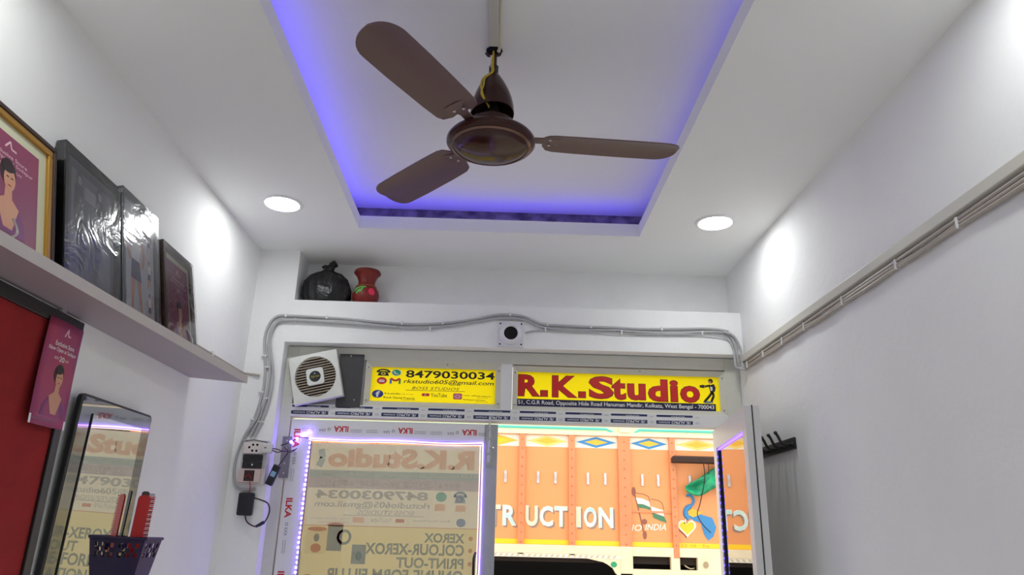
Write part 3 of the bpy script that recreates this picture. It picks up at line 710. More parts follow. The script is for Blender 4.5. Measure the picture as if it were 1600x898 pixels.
# ------------------------------------------------------------------ switchboard and adapters
sb = thing('switchboard', 'pinkish socket board with black switches on wall beside the door', 'switchboard', (-1.168, YB, 1.745), BACK)
PINK = mat('aged_pink_plastic', rgb(206, 186, 180), .5)
MB().box(0, .118, 0, .198, 0, .022).build('back_box', mat('box_cream', rgb(206, 202, 200), .5), sb, bevel=.003)
s_ = MB().box(.010, .104, .136, .188, .022, .036).build('socket', mat('socket_cream', rgb(220, 212, 208), .45), sb, bevel=.002)
for hx_, hy_ in ((.036, .164), (.052, .176), (.071, .176), (.051, .149), (.070, .149)): MB().ellipse(hx_, hy_, .0055, .0055, .036, .0364, 12).build('socket_hole', HOLE, s_)
for k in range(2): MB().box(.012, .100, .072+k*.031, .101+k*.031, .022, .033).build('switch', BLACK, sb, bevel=.002)
MB().box(.055, .061, .083, .091, .033, .0338).build('indicator', WHITE, sb)
q = MB().box(.000, .100, .008, .068, .022, .034).build('regulator', PINK, sb, bevel=.002); MB().box(.028, .074, .014, .062, .034, .0345).build('recess', mat('dark_recess', rgb(58, 36, 36), .7), q)
MB().tube([(.036, .03, .036), (.05, .045, .038), (.062, .028, .037)], .002, 6).build('red_wire', mat('red_wire', rgb(180, 30, 30), .5), q)
MB().tube([(.006, .192, .024), (.05, .199, .030), (.11, .190, .024)], .002, 6).build('tie_wire', BLACK, sb)
pg = MB().box(.098, .146, .140, .182, .028, .062).build('plug_adapter', mat('plug_white', rgb(214, 212, 210), .5), sb, bevel=.006)
MB().box(.112, .122, .158, .165, .062, .0626).build('plug_mark', mat('plug_grey', rgb(120, 116, 116), .5), pg)
ad = thing('led_adapter', 'small black power adapter dangling right of the switchboard', 'adapter', (-1.030, YB, 1.745), (PI/2, math.radians(0), 0))
ad.rotation_euler = (Matrix.Rotation(PI/2, 3, 'X') @ Matrix.Rotation(math.radians(-20), 3, 'Z')).to_euler()
MB().box(-.017, .017, 0, .095, .002, .028).build('body', BLACK, ad, bevel=.006)
MB().box(-.010, .012, .040, .064, .028, .0285).build('label', mat('label_blue', rgb(130, 170, 200), .5), ad)
MB().tube(spline([(.004, .092, .018), (.012, .13, .02), (.02, .165, .03), (-.005, .178, .03)]), .0025, 6).build('wire', mat('dark_wire', rgb(60, 30, 34), .5), ad)
a2 = thing('power_brick', 'black power brick hanging below the switchboard on a wire', 'adapter', (-1.112, YB, 1.612), BACK)
MB().box(-.043, .026, -.002, .098, .002, .030).build('body', BLACK, a2, bevel=.008)
MB().tube(spline([(.0, .095, .016), (.006, .12, .03), (.002, .145, .036)]), .0022, 6).build('red_wire', mat('red_wire', rgb(180, 30, 30)), a2)
MB().tube(spline([(.024, .075, .016), (.055, .068, .018), (.092, .052, .02), (.103, .015, .02), (.085, -.03, .02), (.050, -.047, .02), (.01, -.03, .018), (-.005, .0, .016)]), .0032, 6).build('wire', mat('dark_wire', rgb(60, 30, 34)), a2, True)
MB().tube([(.052, -.047, .02), (.085, -.028, .02)], [.006, .008], 8).build('plug', mat('plug_navy', rgb(36, 34, 70), .5), a2, True)
cable_thing('led_lead', 'thin twisted black and red wires from adapter plug to the door hinge', (-1.02, YB, 1.9), [[(-1.024, YB-.05, 1.905), (-1.00, YB-.03, 1.903), (-.985, YB-.02, 1.897), (-.97, FY-.03, 1.905), (-.945, FY-.02, 1.915)], [(-1.024, YB-.05, 1.898), (-1.0, YB-.035, 1.890), (-.98, YB-.01, 1.900), (-.96, FY-.035, 1.900), (-.94, FY-.02, 1.92)]], [], mat('dark_wire', rgb(60, 30, 34)), .0024)

# ------------------------------------------------------------------ niche: black bag and painted pot
bagx, bagy = -.890, 3.588
BAGS = .92
bag = thing('plastic_bag', 'knotted black plastic bag on the ledge beside the red pot', 'bag', (bagx, bagy, ZLEDGE))
prof = [(.02, 0.001), (.085, .001), (.120, .012), (.135, .045), (.134, .085), (.125, .118), (.102, .147), (.066, .168), (.036, .182), (.024, .190)]
m_ = MB(); n = 72; vs_ = []; fs_ = []
for k, (r, z) in enumerate(prof):
    up_ = k/(len(prof)-1)
    for i in range(n):
        a = 2*PI*i/n
        fold = 1 + (.03+.16*up_**2)*math.sin(11*a+2.0*math.sin(3*a)+up_*2) * (.5+.5*up_) + .035*math.sin(5*a+k*.9) + .02*math.sin(17*a+k*2.1)
        if z <= .0011: fold = 1
        vs_.append((BAGS*r*fold*math.cos(a), min(r*fold, .5)*math.sin(a)*.62, z + (.006*math.sin(4*a+k) if 1 < k < 8 and z > .02 else 0)))
for k in range(len(prof)-1):
    for i in range(n): j = (i+1) % n; fs_.append((k*n+i, k*n+j, (k+1)*n+j, (k+1)*n+i))
fs_.append(tuple(range(n-1, -1, -1)))
PLB = mat('black_polythene', (.008, .008, .009, 1), .28, bump=.5, bscale=45)
vs_ = [(max(x, -.122), min(y, .088), z) for x, y, z in vs_]
m_.add(vs_, fs_); b_ = m_.build('bag_body', PLB, bag, True)
kn = MB(); kn.tube(spline([(-.012, 0, .186), (.012, -.006, .196), (.018, .004, .207), (-.004, .012, .210), (-.016, .0, .202)]), [.012, .016, .017, .016, .012]*1 if False else .014, 10)
kn.build('knot', PLB, bag, True)
for pts, rr in (([(-.008, 0, .196), (-.022, -.004, .208), (-.034, -.004, .206)], [.012, .013, .005]), ([(.006, 0, .198), (.016, 0, .222), (.034, -.004, .234)], [.013, .017, .013]), ([(.012, 0, .206), (.034, -.002, .222), (.044, 0, .212)], [.013, .014, .006])):
    MB().tube(pts, rr, 9).build('tied_ear', PLB, bag, True)

potx, poty = -.686, 3.575
pot = thing('clay_pot', 'small red clay pot painted with green leaves and pink flower on the ledge', 'pot', (potx, poty, ZLEDGE))
CLAY = mat('red_painted_clay', rgb(134, 34, 26), .45, var=.25, scale=20, bump=.15, bscale=60)
pp = [(.0001, 0), (.040, 0), (.052, .010), (.064, .032), (.068, .055), (.063, .078), (.050, .098), (.042, .112), (.042, .130), (.050, .150), (.060, .165), (.066, .170), (.067, .180), (.063, .187), (.056, .185), (.040, .150), (.036, .12)]
MB().lathe(pp, n=48).build('body', CLAY, pot, True)
MB().lathe([(.0515, .0965), (.0535, .099), (.0505, .1015)], n=48).build('gold_line', mat('pot_gold', rgb(150, 100, 50), .5), pot, True)
MB().lathe([(.0665, .1705), (.0685, .175), (.0675, .1795)], n=48).build('rim_band', mat('pot_rim', rgb(116, 34, 30), .5), pot, True)
def pot_r(z):
    for (r0, z0), (r1, z1) in zip(pp, pp[1:]):
        if z0 <= z <= z1 and z1 > z0: return r0+(r1-r0)*(z-z0)/(z1-z0)
    return .06
def pot_patch(name, a0, z0, ra, rz, rot, m):
    mb = MB(); vs_ = []; fs_ = []; NR, NA = 4, 16
    for i in range(NR+1):
        for j in range(NA):
            t_ = 2*PI*j/NA; x, y = ra*i/NR*math.cos(t_), rz*i/NR*math.sin(t_)
            u = x*math.cos(rot)-y*math.sin(rot); v = x*math.sin(rot)+y*math.cos(rot)
            z = z0+v; a = -PI/2 + a0 + u/.066; r = pot_r(z)+.0012
            vs_.append((r*math.cos(a), r*math.sin(a), z))
    for i in range(NR):
        for j in range(NA): k = (j+1) % NA; fs_.append((i*NA+j, i*NA+k, (i+1)*NA+k, (i+1)*NA+j))
    mb.add(vs_, fs_).build(name, m, pot, True)
LEAFG = mat('pot_leaf_green', rgb(96, 196, 96), .5); FLP = mat('pot_flower_pink', rgb(240, 50, 90), .45)
for a0, z0, ra, rz, ro in ((-.75, .070, .020, .0055, .5), (-.45, .082, .022, .0055, .25), (-.10, .084, .020, .005, .1), (-.45, .060, .016, .0055, .9), (-.2, .066, .015, .005, 1.0)):
    pot_patch('painted_leaf', a0, z0, ra, rz, ro, LEAFG)
pot_patch('painted_flower', .62, .062, .018, .019, 0, FLP)

# ------------------------------------------------------------------ left wall: shelf and framed pictures
ZSH = 2.142
sh = thing('wall_shelf', 'long narrow grey-white wall shelf carrying the framed pictures', 'shelf', (XL, 1.5, ZSH-.027))
SHM = mat('shelf_laminate', rgb(176, 166, 170), .5, var=.06, scale=6)
vs_ = [(XL, -.4, 0), (-1.135, -.4, 0), (-1.020, 2.985, 0), (XL, 2.90, 0)]
MB().prism([(x, y) for x, y, z in vs_], ZSH-.027, ZSH).build('board', SHM, sh, off=(XL, 1.5, ZSH-.027))
MB().add([(-1.1345, -.4, ZSH-.029), (-1.0195, 2.985, ZSH-.029), (-1.0195, 2.985, ZSH+.001), (-1.1345, -.4, ZSH+.001), (-1.137, -.4, ZSH-.029), (-1.022, 2.985, ZSH-.029), (-1.022, 2.985, ZSH+.001), (-1.137, -.4, ZSH+.001)],
         [(0,1,2,3), (4,7,6,5), (0,4,5,1), (3,2,6,7), (1,5,6,2), (0,3,7,4)]).build('edge_band', mat('shelf_edge', rgb(196, 190, 186), .5), sh, off=(XL, 1.5, ZSH-.027))
WRAP = glass_mat('crinkled_cellophane', (.96, .965, .97, 1), .16, 1.40, bump=.22, bscale=9, extra=.09)
PRINT_MAG = mat('print_magenta', rgb(150, 66, 92), .5, color2=rgb(128, 60, 96), scale=3)
SKIN = mat('print_skin_tone', rgb(206, 150, 120), .5); HAIR = mat('print_hair', rgb(40, 24, 26), .5); DRESS = mat('print_dress', rgb(120, 50, 110), .5); PINKT = mat('print_pale_pink', rgb(232, 190, 200), .5)
def lady(p, x, y, s, z=.001):
    """head-and-shoulders portrait print, s = print width"""
    MB().prism([(x-.34*s, y), (x+.34*s, y), (x+.30*s, y+.20*s), (x+.16*s, y+.36*s), (x-.16*s, y+.36*s), (x-.32*s, y+.18*s)], 0, z).build('portrait_print', DRESS, p)
    MB().prism([(x-.07*s, y+.05*s), (x+.09*s, y+.05*s), (x+.20*s, y+.34*s), (x+.07*s, y+.42*s), (x+.06*s, y+.55*s), (x-.06*s, y+.55*s), (x-.07*s, y+.42*s), (x-.20*s, y+.34*s)], 0, z*1.3).build('portrait_print', SKIN, p)
    MB().ellipse(x-.02*s, y+.74*s, .145*s, .17*s, 0, z*1.2, 20).build('portrait_print', HAIR, p)
    MB().ellipse(x+.01*s, y+.66*s, .105*s, .145*s, 0, z*1.6, 20).build('portrait_print', SKIN, p)
    MB().ellipse(x-.015*s, y+.80*s, .115*s, .065*s, 0, z*1.9, 16, .2).build('portrait_print', HAIR, p)
    MB().box(x-.05*s, x-.01*s, y+.675*s, y+.69*s, 0, z*2).box(x+.03*s, x+.07*s, y+.675*s, y+.69*s, 0, z*2).build('portrait_print', HAIR, p)
    MB().box(x-.015*s, x+.04*s, y+.575*s, y+.59*s, 0, z*2).build('portrait_print', mat('print_lips', rgb(170, 50, 60), .5), p)
def advert(p, x, y, wd, h, z=.0008, tcol=None):
    tcol = tcol or PINKT
    MB().box(x, x+wd, y, y+h, 0, z*.5).build('print', PRINT_MAG, p)
    lady(p, x+wd*.52, y+.005, wd*.86, z)
    MB().strip2d([(x+wd*.44, y+h*.86), (x+wd*.52, y+h*.94), (x+wd*.54, y+h*.87), (x+wd*.62, y+h*.87)], wd*.02, 0, z).build('emblem', tcol, p)
    lettering(p, 'Exclusive Store', x+wd*.24, y+h*.765, wd*.56, h*.04, tcol, z, .006); lettering(p, 'Now Open at Sodepur', x+wd*.12, y+h*.705, wd*.78, h*.045, tcol, z, .006)
    lettering(p, 'WITH', x+wd*.30, y+h*.645, wd*.12, h*.025, tcol, z); lettering(p, '20', x+wd*.44, y+h*.635, wd*.15, h*.05, tcol, z, .01); lettering(p, 'OFF', x+wd*.62, y+h*.645, wd*.10, h*.025, tcol, z)
def leaning(name, label, y0, y1, h, xb, xt):
    """picture leaning on the shelf: bottom edge at x = xb, top edge at x = xt; local x along the wall, y up the picture, z outwards"""
    t = thing(name, label, 'picture', (xb, y0, ZSH), group='framed pictures on the shelf')
    th = math.asin((xb-xt)/h)
    t.rotation_euler = (Matrix.Rotation(PI/2, 3, 'Z') @ Matrix.Rotation(PI/2-th, 3, 'X')).to_euler()
    return t, y1-y0, h
def frame_bars(t, W_, H_, fw, d, m, m2=None):
    for nm, a in (('frame_bar', (0, W_, 0, fw)), ('frame_bar', (0, W_, H_-fw, H_)), ('frame_bar', (0, fw, fw, H_-fw)), ('frame_bar', (W_-fw, W_, fw, H_-fw))):
        MB().box(*a, -d, 0).build(nm, m, t, bevel=.002)
    MB().box(fw*.5, W_-fw*.5, fw*.5, H_-fw*.5, -d, -.008).build('backing', m2 or mat('mount_board', rgb(206, 204, 186), .6), t)
GOLD = mat('gilt_moulding', rgb(196, 150, 70), .28, .7); DARKW = mat('dark_brown_moulding', rgb(62, 44, 38), .4)
BLK = mat('black_moulding', rgb(28, 28, 30), .35)
# gilt frame with magenta advert
t, W_, H_ = leaning('framed_advert', 'gilt framed magenta advert with portrait, nearest on the shelf', 1.41, 1.775, .362, -1.125, -1.195)
for a in ((0, W_, 0, .012), (0, W_, H_-.012, H_), (0, .012, .012, H_-.012), (W_-.012, W_, .012, H_-.012)): MB().box(*a, -.03, 0).build('outer_bar', DARKW, t, bevel=.002)
for a in ((.012, W_-.012, .012, .030), (.012, W_-.012, H_-.030, H_-.012), (.012, .030, .030, H_-.030), (W_-.030, W_-.012, .030, H_-.030)): MB().box(*a, -.026, -.003).build('gilt_bar', GOLD, t, bevel=.003)
MB().box(.02, W_-.02, .02, H_-.02, -.03, -.012).build('mount', mat('cream_mount', rgb(206, 206, 176), .6), t)
ar = bpy.data.objects.new('picture', None); C.objects.link(ar); ar.parent = t; ar.location = (0, 0, -.0118); ar.empty_display_size = .02
advert(ar, .062, .045, W_-.124, H_-.105)
MB().tube(spline([(.16, .02, .006), (.185, .035, .010), (.195, .055, .008), (.185, .08, .004)]), .003, 8).build('hanging_hook', CHROME, t, True)
# big black frame, grey picture
t, W_, H_ = leaning('framed_dance_photo', 'large black framed grey group photo wrapped in shiny plastic', 1.80, 2.10, .405, -1.118, -1.196)
frame_bars(t, W_, H_, .022, .026, BLK)
GP = mat('photo_grey', rgb(146, 148, 156), .5, color2=rgb(122, 124, 132), scale=5); GP2 = mat('photo_dark', rgb(98, 100, 108), .5); GP3 = mat('photo_light', rgb(168, 170, 176), .5)
ar = bpy.data.objects.new('picture', None); C.objects.link(ar); ar.parent = t; ar.location = (0, 0, -.0078); ar.empty_display_size = .02
MB().box(.024, W_-.024, .024, H_-.024, 0, .0004).build('print', GP2, ar); MB().box(.045, W_-.040, .040, H_-.050, 0, .0007).build('print', GP, ar)
MB().box(.115, .175, .285, .325, .0007, .0011).build('banner_print', GP3, ar)
for px_, py_ in ((.085, .30), (.195, .30), (.10, .20), (.17, .19)):
    MB().ellipse(px_, py_+.035, .016, .022, .0007, .0012, 16).build('figure_print', GP2, ar)
    MB().prism([(px_-.022, py_+.015), (px_+.022, py_+.015), (px_+.026, py_-.06), (px_+.012, py_-.14), (px_-.012, py_-.14), (px_-.026, py_-.06)], .0007, .0010).build('figure_print', GP2, ar)
    MB().ellipse(px_+.003, py_+.030, .010, .014, .0012, .0014, 14).build('figure_print', GP3, ar)
lettering(ar, 'DANCE', .055, H_-.075, .07, .014, mat('photo_pinkgrey', rgb(150, 110, 120), .5), .0012, .01)
bx_ = MB().box(-.003, W_+.003, -.0005, H_+.004, -.027, .004).build('plastic_wrap', WRAP, t)
# grey frame with fashion photo
t, W_, H_ = leaning('framed_fashion_photo', 'grey framed full-length fashion photo in glossy plastic wrap', 2.115, 2.365, .425, -1.112, -1.196)
frame_bars(t, W_, H_, .020, .026, mat('grey_moulding', rgb(120, 124, 128), .3, .3), GP3)
ar = bpy.data.objects.new('picture', None); C.objects.link(ar); ar.parent = t; ar.location = (0, 0, -.0078); ar.empty_display_size = .02
LG = mat('photo_pale', rgb(196, 198, 204), .5)
MB().box(.020, W_-.020, .020, H_-.020, 0, .0005).build('print', LG, ar)
def figure(p, x, y, s):
    MB().prism([(x-.10*s, y), (x-.06*s, y), (x-.01*s, y+.38*s), (x+.01*s, y+.38*s), (x+.09*s, y+.0*s), (x+.13*s, y), (x+.08*s, y+.44*s), (x-.09*s, y+.44*s)], .0005, .001).build('figure_print', SKIN, p)
    MB().prism([(x-.10*s, y+.30*s), (x-.005*s, y+.30*s), (x, y+.36*s), (x+.005*s, y+.30*s), (x+.11*s, y+.30*s), (x+.08*s, y+.50*s), (x-.08*s, y+.50*s)], .0005, .0012).build('figure_print', mat('print_shorts', rgb(70, 74, 100), .5), p)
    MB().prism([(x-.08*s, y+.50*s), (x+.08*s, y+.50*s), (x+.12*s, y+.78*s), (x-.12*s, y+.78*s)], .0005, .0012).build('figure_print', WHITE, p)
    MB().strip2d([(x-.11*s, y+.76*s), (x-.18*s, y+.60*s), (x-.10*s, y+.48*s)], .04*s, .0005, .0011).strip2d([(x+.11*s, y+.76*s), (x+.18*s, y+.60*s), (x+.14*s, y+.46*s)], .04*s, .0005, .0011).build('figure_print', SKIN, p)
    MB().ellipse(x, y+.89*s, .055*s, .075*s, .0005, .0011, 16).build('figure_print', HAIR, p); MB().ellipse(x, y+.87*s, .042*s, .058*s, .0005, .0013, 14).build('figure_print', SKIN, p)
figure(ar, .100, .050, .330); figure(ar, .195, .035, .10); figure(ar, .195, .150, .10); figure(ar, .195, .265, .10)
lettering(ar, 'style', .125, .028, .04, .012, GP, .0012)
MB().box(-.003, W_+.003, -.0005, H_+.004, -.027, .004).build('plastic_wrap', WRAP, t)
# small brown frame with the same advert
t, W_, H_ = leaning('framed_small_advert', 'small brown framed magenta advert wrapped in plastic, farthest on the shelf', 2.42, 2.685, .370, -1.110, -1.19)
frame_bars(t, W_, H_, .026, .030, mat('walnut_moulding', rgb(92, 66, 58), .35), mat('cream_mount', rgb(206, 206, 176)))
ar = bpy.data.objects.new('picture', None); C.objects.link(ar); ar.parent = t; ar.location = (0, 0, -.0078); ar.empty_display_size = .02
advert(ar, .045, .04, W_-.085, H_-.085)
MB().box(-.003, W_+.003, -.0005, H_+.004, -.031, .004).build('plastic_wrap', WRAP, t)
MB().tube(spline([(.15, .015, .010), (.185, .03, .012), (.19, .06, .010), (.165, .085, .006)]), .003, 8).build('hanging_hook', CHROME, t, True)

# ------------------------------------------------------------------ left wall: red board, leaflet, mirror, basket
rb = thing('red_felt_board', 'red felt notice board in a black frame under the shelf', 'notice board', (XL, .95, 1.05), LEFT)
BW, BH = 1.135, 1.055
MB().box(.03, BW-.03, .03, BH-.03, 0, .010).build('felt', mat('red_felt', rgb(150, 22, 24), .9, var=.15, scale=14, bump=.2, bscale=200), rb)
for a in ((0, BW, 0, .034), (0, BW, BH-.036, BH), (0, .034, .034, BH-.036), (BW-.034, BW, .034, BH-.036)): MB().box(*a, 0, .018).build('frame_bar', BLK, rb, bevel=.002)
MB().box(BW-.115, BW-.095, BH-.004, BH+.018, .004, .016).build('hanger', CHROME, rb, bevel=.001)
lf = thing('advert_leaflet', 'magenta paper leaflet with portrait pinned on the red board', 'leaflet', (XL+.0185, 1.915, 1.795), LEFT)
LWD, LHT = .165, .285
def bend(x, y): return .004 + .010*(1-y/LHT)**2 + .004*math.sin(x/LWD*PI)
g = MB(); NX, NY = 6, 10; vs_ = []
for j in range(NY+1):
    for i in range(NX+1):
        x, y = LWD*i/NX, LHT*j/NY; vs_.append((x - .012*(1-y/LHT), y, bend(x, y)))
fs_ = [(j*(NX+1)+i, j*(NX+1)+i+1, (j+1)*(NX+1)+i+1, (j+1)*(NX+1)+i) for j in range(NY) for i in range(NX)]
pa = g.add(vs_, fs_).build('paper', mat('leaflet_magenta', rgb(176, 52, 84), .45, color2=rgb(150, 56, 110), scale=6), lf, True)
sm = pa.modifiers.new('solid', 'SOLIDIFY'); sm.thickness = .0008
def conform(o):
    for v in o.data.vertices:
        y = min(max(v.co.y, 0), LHT); v.co.z += bend(v.co.x, y); v.co.x -= .012*(1-y/LHT)
    o.data.update()
nkid = set(lf.children)
lady(lf, LWD*.55, .026, LWD*.95, .0007)
MB().box(0, LWD, 0, .024, 0, .0006).build('footer_print', WHITE, lf)
lettering(lf, 'MORE COLLECTIONS IN STORE', .008, .012, .10, .006, GP, .0009); 
MB().strip2d([(LWD*.46, LHT*.86), (LWD*.53, LHT*.94), (LWD*.55, LHT*.875), (LWD*.62, LHT*.875)], .004, 0, .0007).build('emblem', PINKT, lf)
lettering(lf, 'Exclusive Store', LWD*.26, LHT*.755, LWD*.55, LHT*.045, WHITE, .0008, .008); lettering(lf, 'Now Open at Sodepur', LWD*.12, LHT*.69, LWD*.80, LHT*.05, WHITE, .0008, .008)
lettering(lf, 'WITH', LWD*.30, LHT*.625, LWD*.12, LHT*.025, WHITE, .0008); lettering(lf, '20', LWD*.44, LHT*.615, LWD*.15, LHT*.05, WHITE, .0008, .01); lettering(lf, 'OFF', LWD*.62, LHT*.625, LWD*.10, LHT*.025, WHITE, .0008)
for o in list(lf.children):
    if o is not pa and o not in nkid: conform(o)

mr = thing('wall_mirror', 'tall rounded mirror with grey tinted border on the left wall', 'mirror', (XL+.002, 2.120, 1.20), (PI/2+.024, 0, PI/2-.013))
MW, MH = .440, .712
rbox(MB(), 0, MW, 0, MH, .018, 0, .016).build('body', BLACK, mr, bevel=.003)
def mirror_mat(name, c, r=.01):
    return mat(name, c, r, 1.0)
rbox(MB(), .008, MW-.008, .008, MH-.008, .014, .016, .0175).build('tinted_border', mirror_mat('tinted_mirror', (.40, .41, .43, 1), .04), mr)
MB().box(.072, MW-.066, .05, MH-.052, .0175, .020).build('looking_glass', mirror_mat('silvered_mirror', (.86, .88, .87, 1)), mr)
MB().box(.068, .072, .05, MH-.050, .0175, .0205).build('bevel_edge', BLACK, mr)

bk = thing('comb_basket', 'dark purple plastic basket hung on the wall beside the mirror', 'basket', (XL+.028, 2.545, 1.30), LEFT)
PUR = mat('dark_purple_plastic', rgb(40, 24, 66), .4)
# tapered open box of perforated sides: rim, corner posts and lattice
BWt, BWb, BD, BHt = .125, .085, .095, .215
def bpt(u, v, side):
    """u along the side 0..1, v height 0..1"""
    hw = (BWb+(BWt-BWb)*v)*.5; d = .055+(BD-.055)*v; y = BHt*v
    if side == 0: return (-hw+2*hw*u, y, d)
    if side == 1: return (hw, y, d*(1-u))
    if side == 2: return (hw-2*hw*u, y, 0)
    return (-hw, y, d*u)
for side in range(4):
    g = MB(); nu, nv = (9, 15) if side % 2 == 0 else (7, 15)
    vs_ = []; fs_ = []
    for j in range(nv+1):
        for i in range(nu+1): vs_.append(bpt(i/nu, j/nv, side))
    for j in range(nv):
        for i in range(nu):
            if (i+j) % 2 == 0 and 0 < i < nu-1 and j in (11, 12, 13): continue
            a = j*(nu+1)+i; fs_.append((a, a+1, a+nu+2, a+nu+1))
    o = g.add(vs_, fs_).build('perforated_side', PUR, bk); md = o.modifiers.new('solid', 'SOLIDIFY'); md.thickness = .003
MB().tube([bpt(0, 1, 0), bpt(1, 1, 0), bpt(1, 1, 1), bpt(1, 1, 2), bpt(1, 1, 3)], .005, 8).build('rim', PUR, bk, True)
MB().box(-BWb/2, BWb/2, 0, .004, 0, .055).build('base', PUR, bk)
MB().ring(.074, .19, .003, .007, .03, .036, 12).build('side_knob', PUR, bk); MB().ring(-.074, .19, .004, .010, .03, .036, 12).build('side_knob', PUR, bk)
cb = thing('red_comb', 'red plastic comb standing in the purple basket', 'comb', (XL+.066, 2.530, 1.345), LEFT)
rbox(MB(), -.022, .016, 0, .305, .014, 0, .005).build('spine', mat('red_comb_plastic', rgb(190, 24, 26), .3), cb)
g = MB()
for k in range(30): g.box(.015, .030, .11+k*.0065, .1135+k*.0065, .001, .004)
tag(g.build('teeth', mat('red_comb_plastic', rgb(190, 24, 26)), cb), kind='stuff')
cb.rotation_euler = (Matrix.Rotation(PI*.22, 3, 'Z') @ Matrix.Rotation(PI/2, 3, 'X') @ Matrix.Rotation(-.04, 3, 'Z')).to_euler()
cb2 = thing('black_comb', 'dark fine-toothed comb behind the red comb in the basket', 'comb', (XL+.060, 2.566, 1.345), (PI/2, 0, PI*.25))
rbox(MB(), -.012, .012, 0, .318, .008, 0, .004).build('spine', mat('horn_comb', rgb(70, 62, 62), .35), cb2)
g = MB()
for k in range(44): g.box(.012, .030, .115+k*.0045, .1175+k*.0045, .0008, .0032)
tag(g.build('teeth', mat('horn_comb', rgb(70, 62, 62)), cb2), kind='stuff')

# ------------------------------------------------------------------ right wall: hook rail
hk = thing('coat_hook_rail', 'black coat hook rail on the right wall behind the open door', 'coat rack', (XR, 3.16, 1.925), RIGHT)
MB().box(-.20, .20, -.016, .030, 0, .010).build('rail', BLACK, hk, bevel=.002)
for k in range(5):
    x = -.16 + k*.08
    h_ = MB().tube(spline([(x, .004, .010), (x, .002, .028), (x, .014, .046), (x, .038, .058), (x, .050, .066)]), [.006]*24+[.007], 8); h_.build('hook', BLACK, hk, True)
    MB().lathe([(.0001, -.008), (.006, -.005), (.008, 0), (.006, .005), (.0001, .008)], x, .050, .066, n=10).build('hook_tip', BLACK, hk, True)
for x in (-.185, .185): MB().ellipse(x, .007, .005, .005, .010, .0115, 10).build('screw', CHROME, hk)

# ================================================================== OUTSIDE: street and truck
tag(MB().box(-14, 14, 3.75, 30, -.32, -.2).build('ground', mat('street_concrete', rgb(168, 160, 148), .85, var=.2, scale=1.2)), kind='structure')
TY = 8.5
tk = thing('truck', 'orange painted lorry body parked in the street outside', 'truck', (0, TY, -.2), BACK)
OR = mat('truck_orange', rgb(244, 160, 100), .45, var=.06, scale=1.5); ORD = mat('truck_orange_post', rgb(226, 146, 98), .45, var=.15, scale=4)
CR = mat('truck_cream', rgb(250, 232, 196), .5, var=.12, scale=6); TEAL = mat('truck_teal', rgb(90, 200, 190), .45); TYEL = mat('truck_yellow', rgb(250, 205, 30), .45)
TW = mat('truck_white_paint', rgb(246, 240, 224), .5, var=.1, scale=7); TBL = mat('truck_blue_paint', rgb(60, 140, 200), .5); TGR = mat('truck_green_paint', rgb(40, 160, 110), .5); TOC = mat('truck_ochre_paint', rgb(250, 190, 60), .5)
O0 = .2                                        # local y = world z + .2
posts = [(-2.54, .07), (-1.98, .07), (-1.42, .07), (-.86, .07), (-.30, .07), (.263, .071), (.822, .072), (1.382, .137), (1.966, .066), (2.56, .07), (3.12, .07), (3.68, .07)]
def Z(z): return z + O0
for k in range(len(posts)-1):
    x0, x1 = posts[k][0]+posts[k][1], posts[k+1][0]
    MB().box(x0, x1, Z(1.475), Z(2.66), -.03, 0).build('side_panel', OR, tk)
    MB().box(x0, x1, Z(2.525), Z(2.655), 0, .002).build('frieze_board', TW, tk)
    xc = (x0+x1)/2; hw = (x1-x0)/2
    cols = [(TBL, TOC), (TOC, TYEL), (TGR, TOC)][k % 3] if k != 7 else (TBL, TOC)
    MB().prism([(xc-hw*.94, Z(2.59)), (xc, Z(2.528)), (xc+hw*.94, Z(2.59)), (xc, Z(2.650))], .002, .004).build('diamond', cols[0] if k not in (5, 8) else film_mat('truck_pale_gold', rgb(250, 215, 130), .0), tk)
    MB().prism([(xc-hw*.54, Z(2.59)), (xc, Z(2.556)), (xc+hw*.54, Z(2.59)), (xc, Z(2.624))], .004, .005).build('diamond', cols[1], tk)
    MB().box(x0, x1, Z(1.478), Z(1.527), 0, .003).build('yellow_stripe', TYEL, tk)
    for u in (.30, .70):
        xx = x0 + (x1-x0)*u
        c_ = MB().box(xx-.014, xx+.014, Z(2.120), Z(2.250), 0, .018).build('latch', mat('latch_galvanised', rgb(200, 208, 214), .35, .4), tk, bevel=.004)
        MB().box(xx-.008, xx+.008, Z(2.17), Z(2.21), .018, .028).build('latch_loop', CHROME, c_)
for x, wd in posts:
    MB().box(x, x+wd, Z(1.37), Z(2.70), -.03, .045).build('post', ORD, tk, bevel=.004)
    g = MB()
    for k in range(12): g.ellipse(x+wd*.5, Z(1.50+k*.1), .008, .008, .045, .050, 8)
    tag(g.build('rivets', mat('post_rivet', rgb(196, 110, 64), .5), tk), kind='stuff')
MB().box(-2.6, 3.78, Z(2.66), Z(2.703), -.04, .055).build('top_rail', CR, tk, bevel=.006)
MB().box(-2.6, 3.78, Z(2.703), Z(2.80), -.06, -.03).build('upper_board', mat('truck_pale_green', rgb(226, 244, 206), .5), tk)
for x0, x1 in ((-2.5, 1.33), (1.58, 3.7)):
    MB().tube([(x0, Z(2.705), .03), (x0+.05, Z(2.738), .03), (x1-.08, Z(2.738), .03), (x1, Z(2.705), .03)], .014, 8).build('rail_pipe', TEAL, tk, True)
MB().box(1.40, 1.52, Z(2.70), Z(2.77), -.02, .07).build('rail_bracket', CR, tk, bevel=.004)
MB().box(-2.6, 3.78, Z(2.80), Z(2.86), -.05, .0).build('top_capping', CR, tk, bevel=.004)
MB().box(-2.6, 1.385, Z(1.385), Z(1.475), -.03, .05).build('bottom_beam', CR, tk, bevel=.004)
MB().box(-2.6, 1.385, Z(1.345), Z(1.385), -.03, .045).build('rope_moulding', TW, tk)
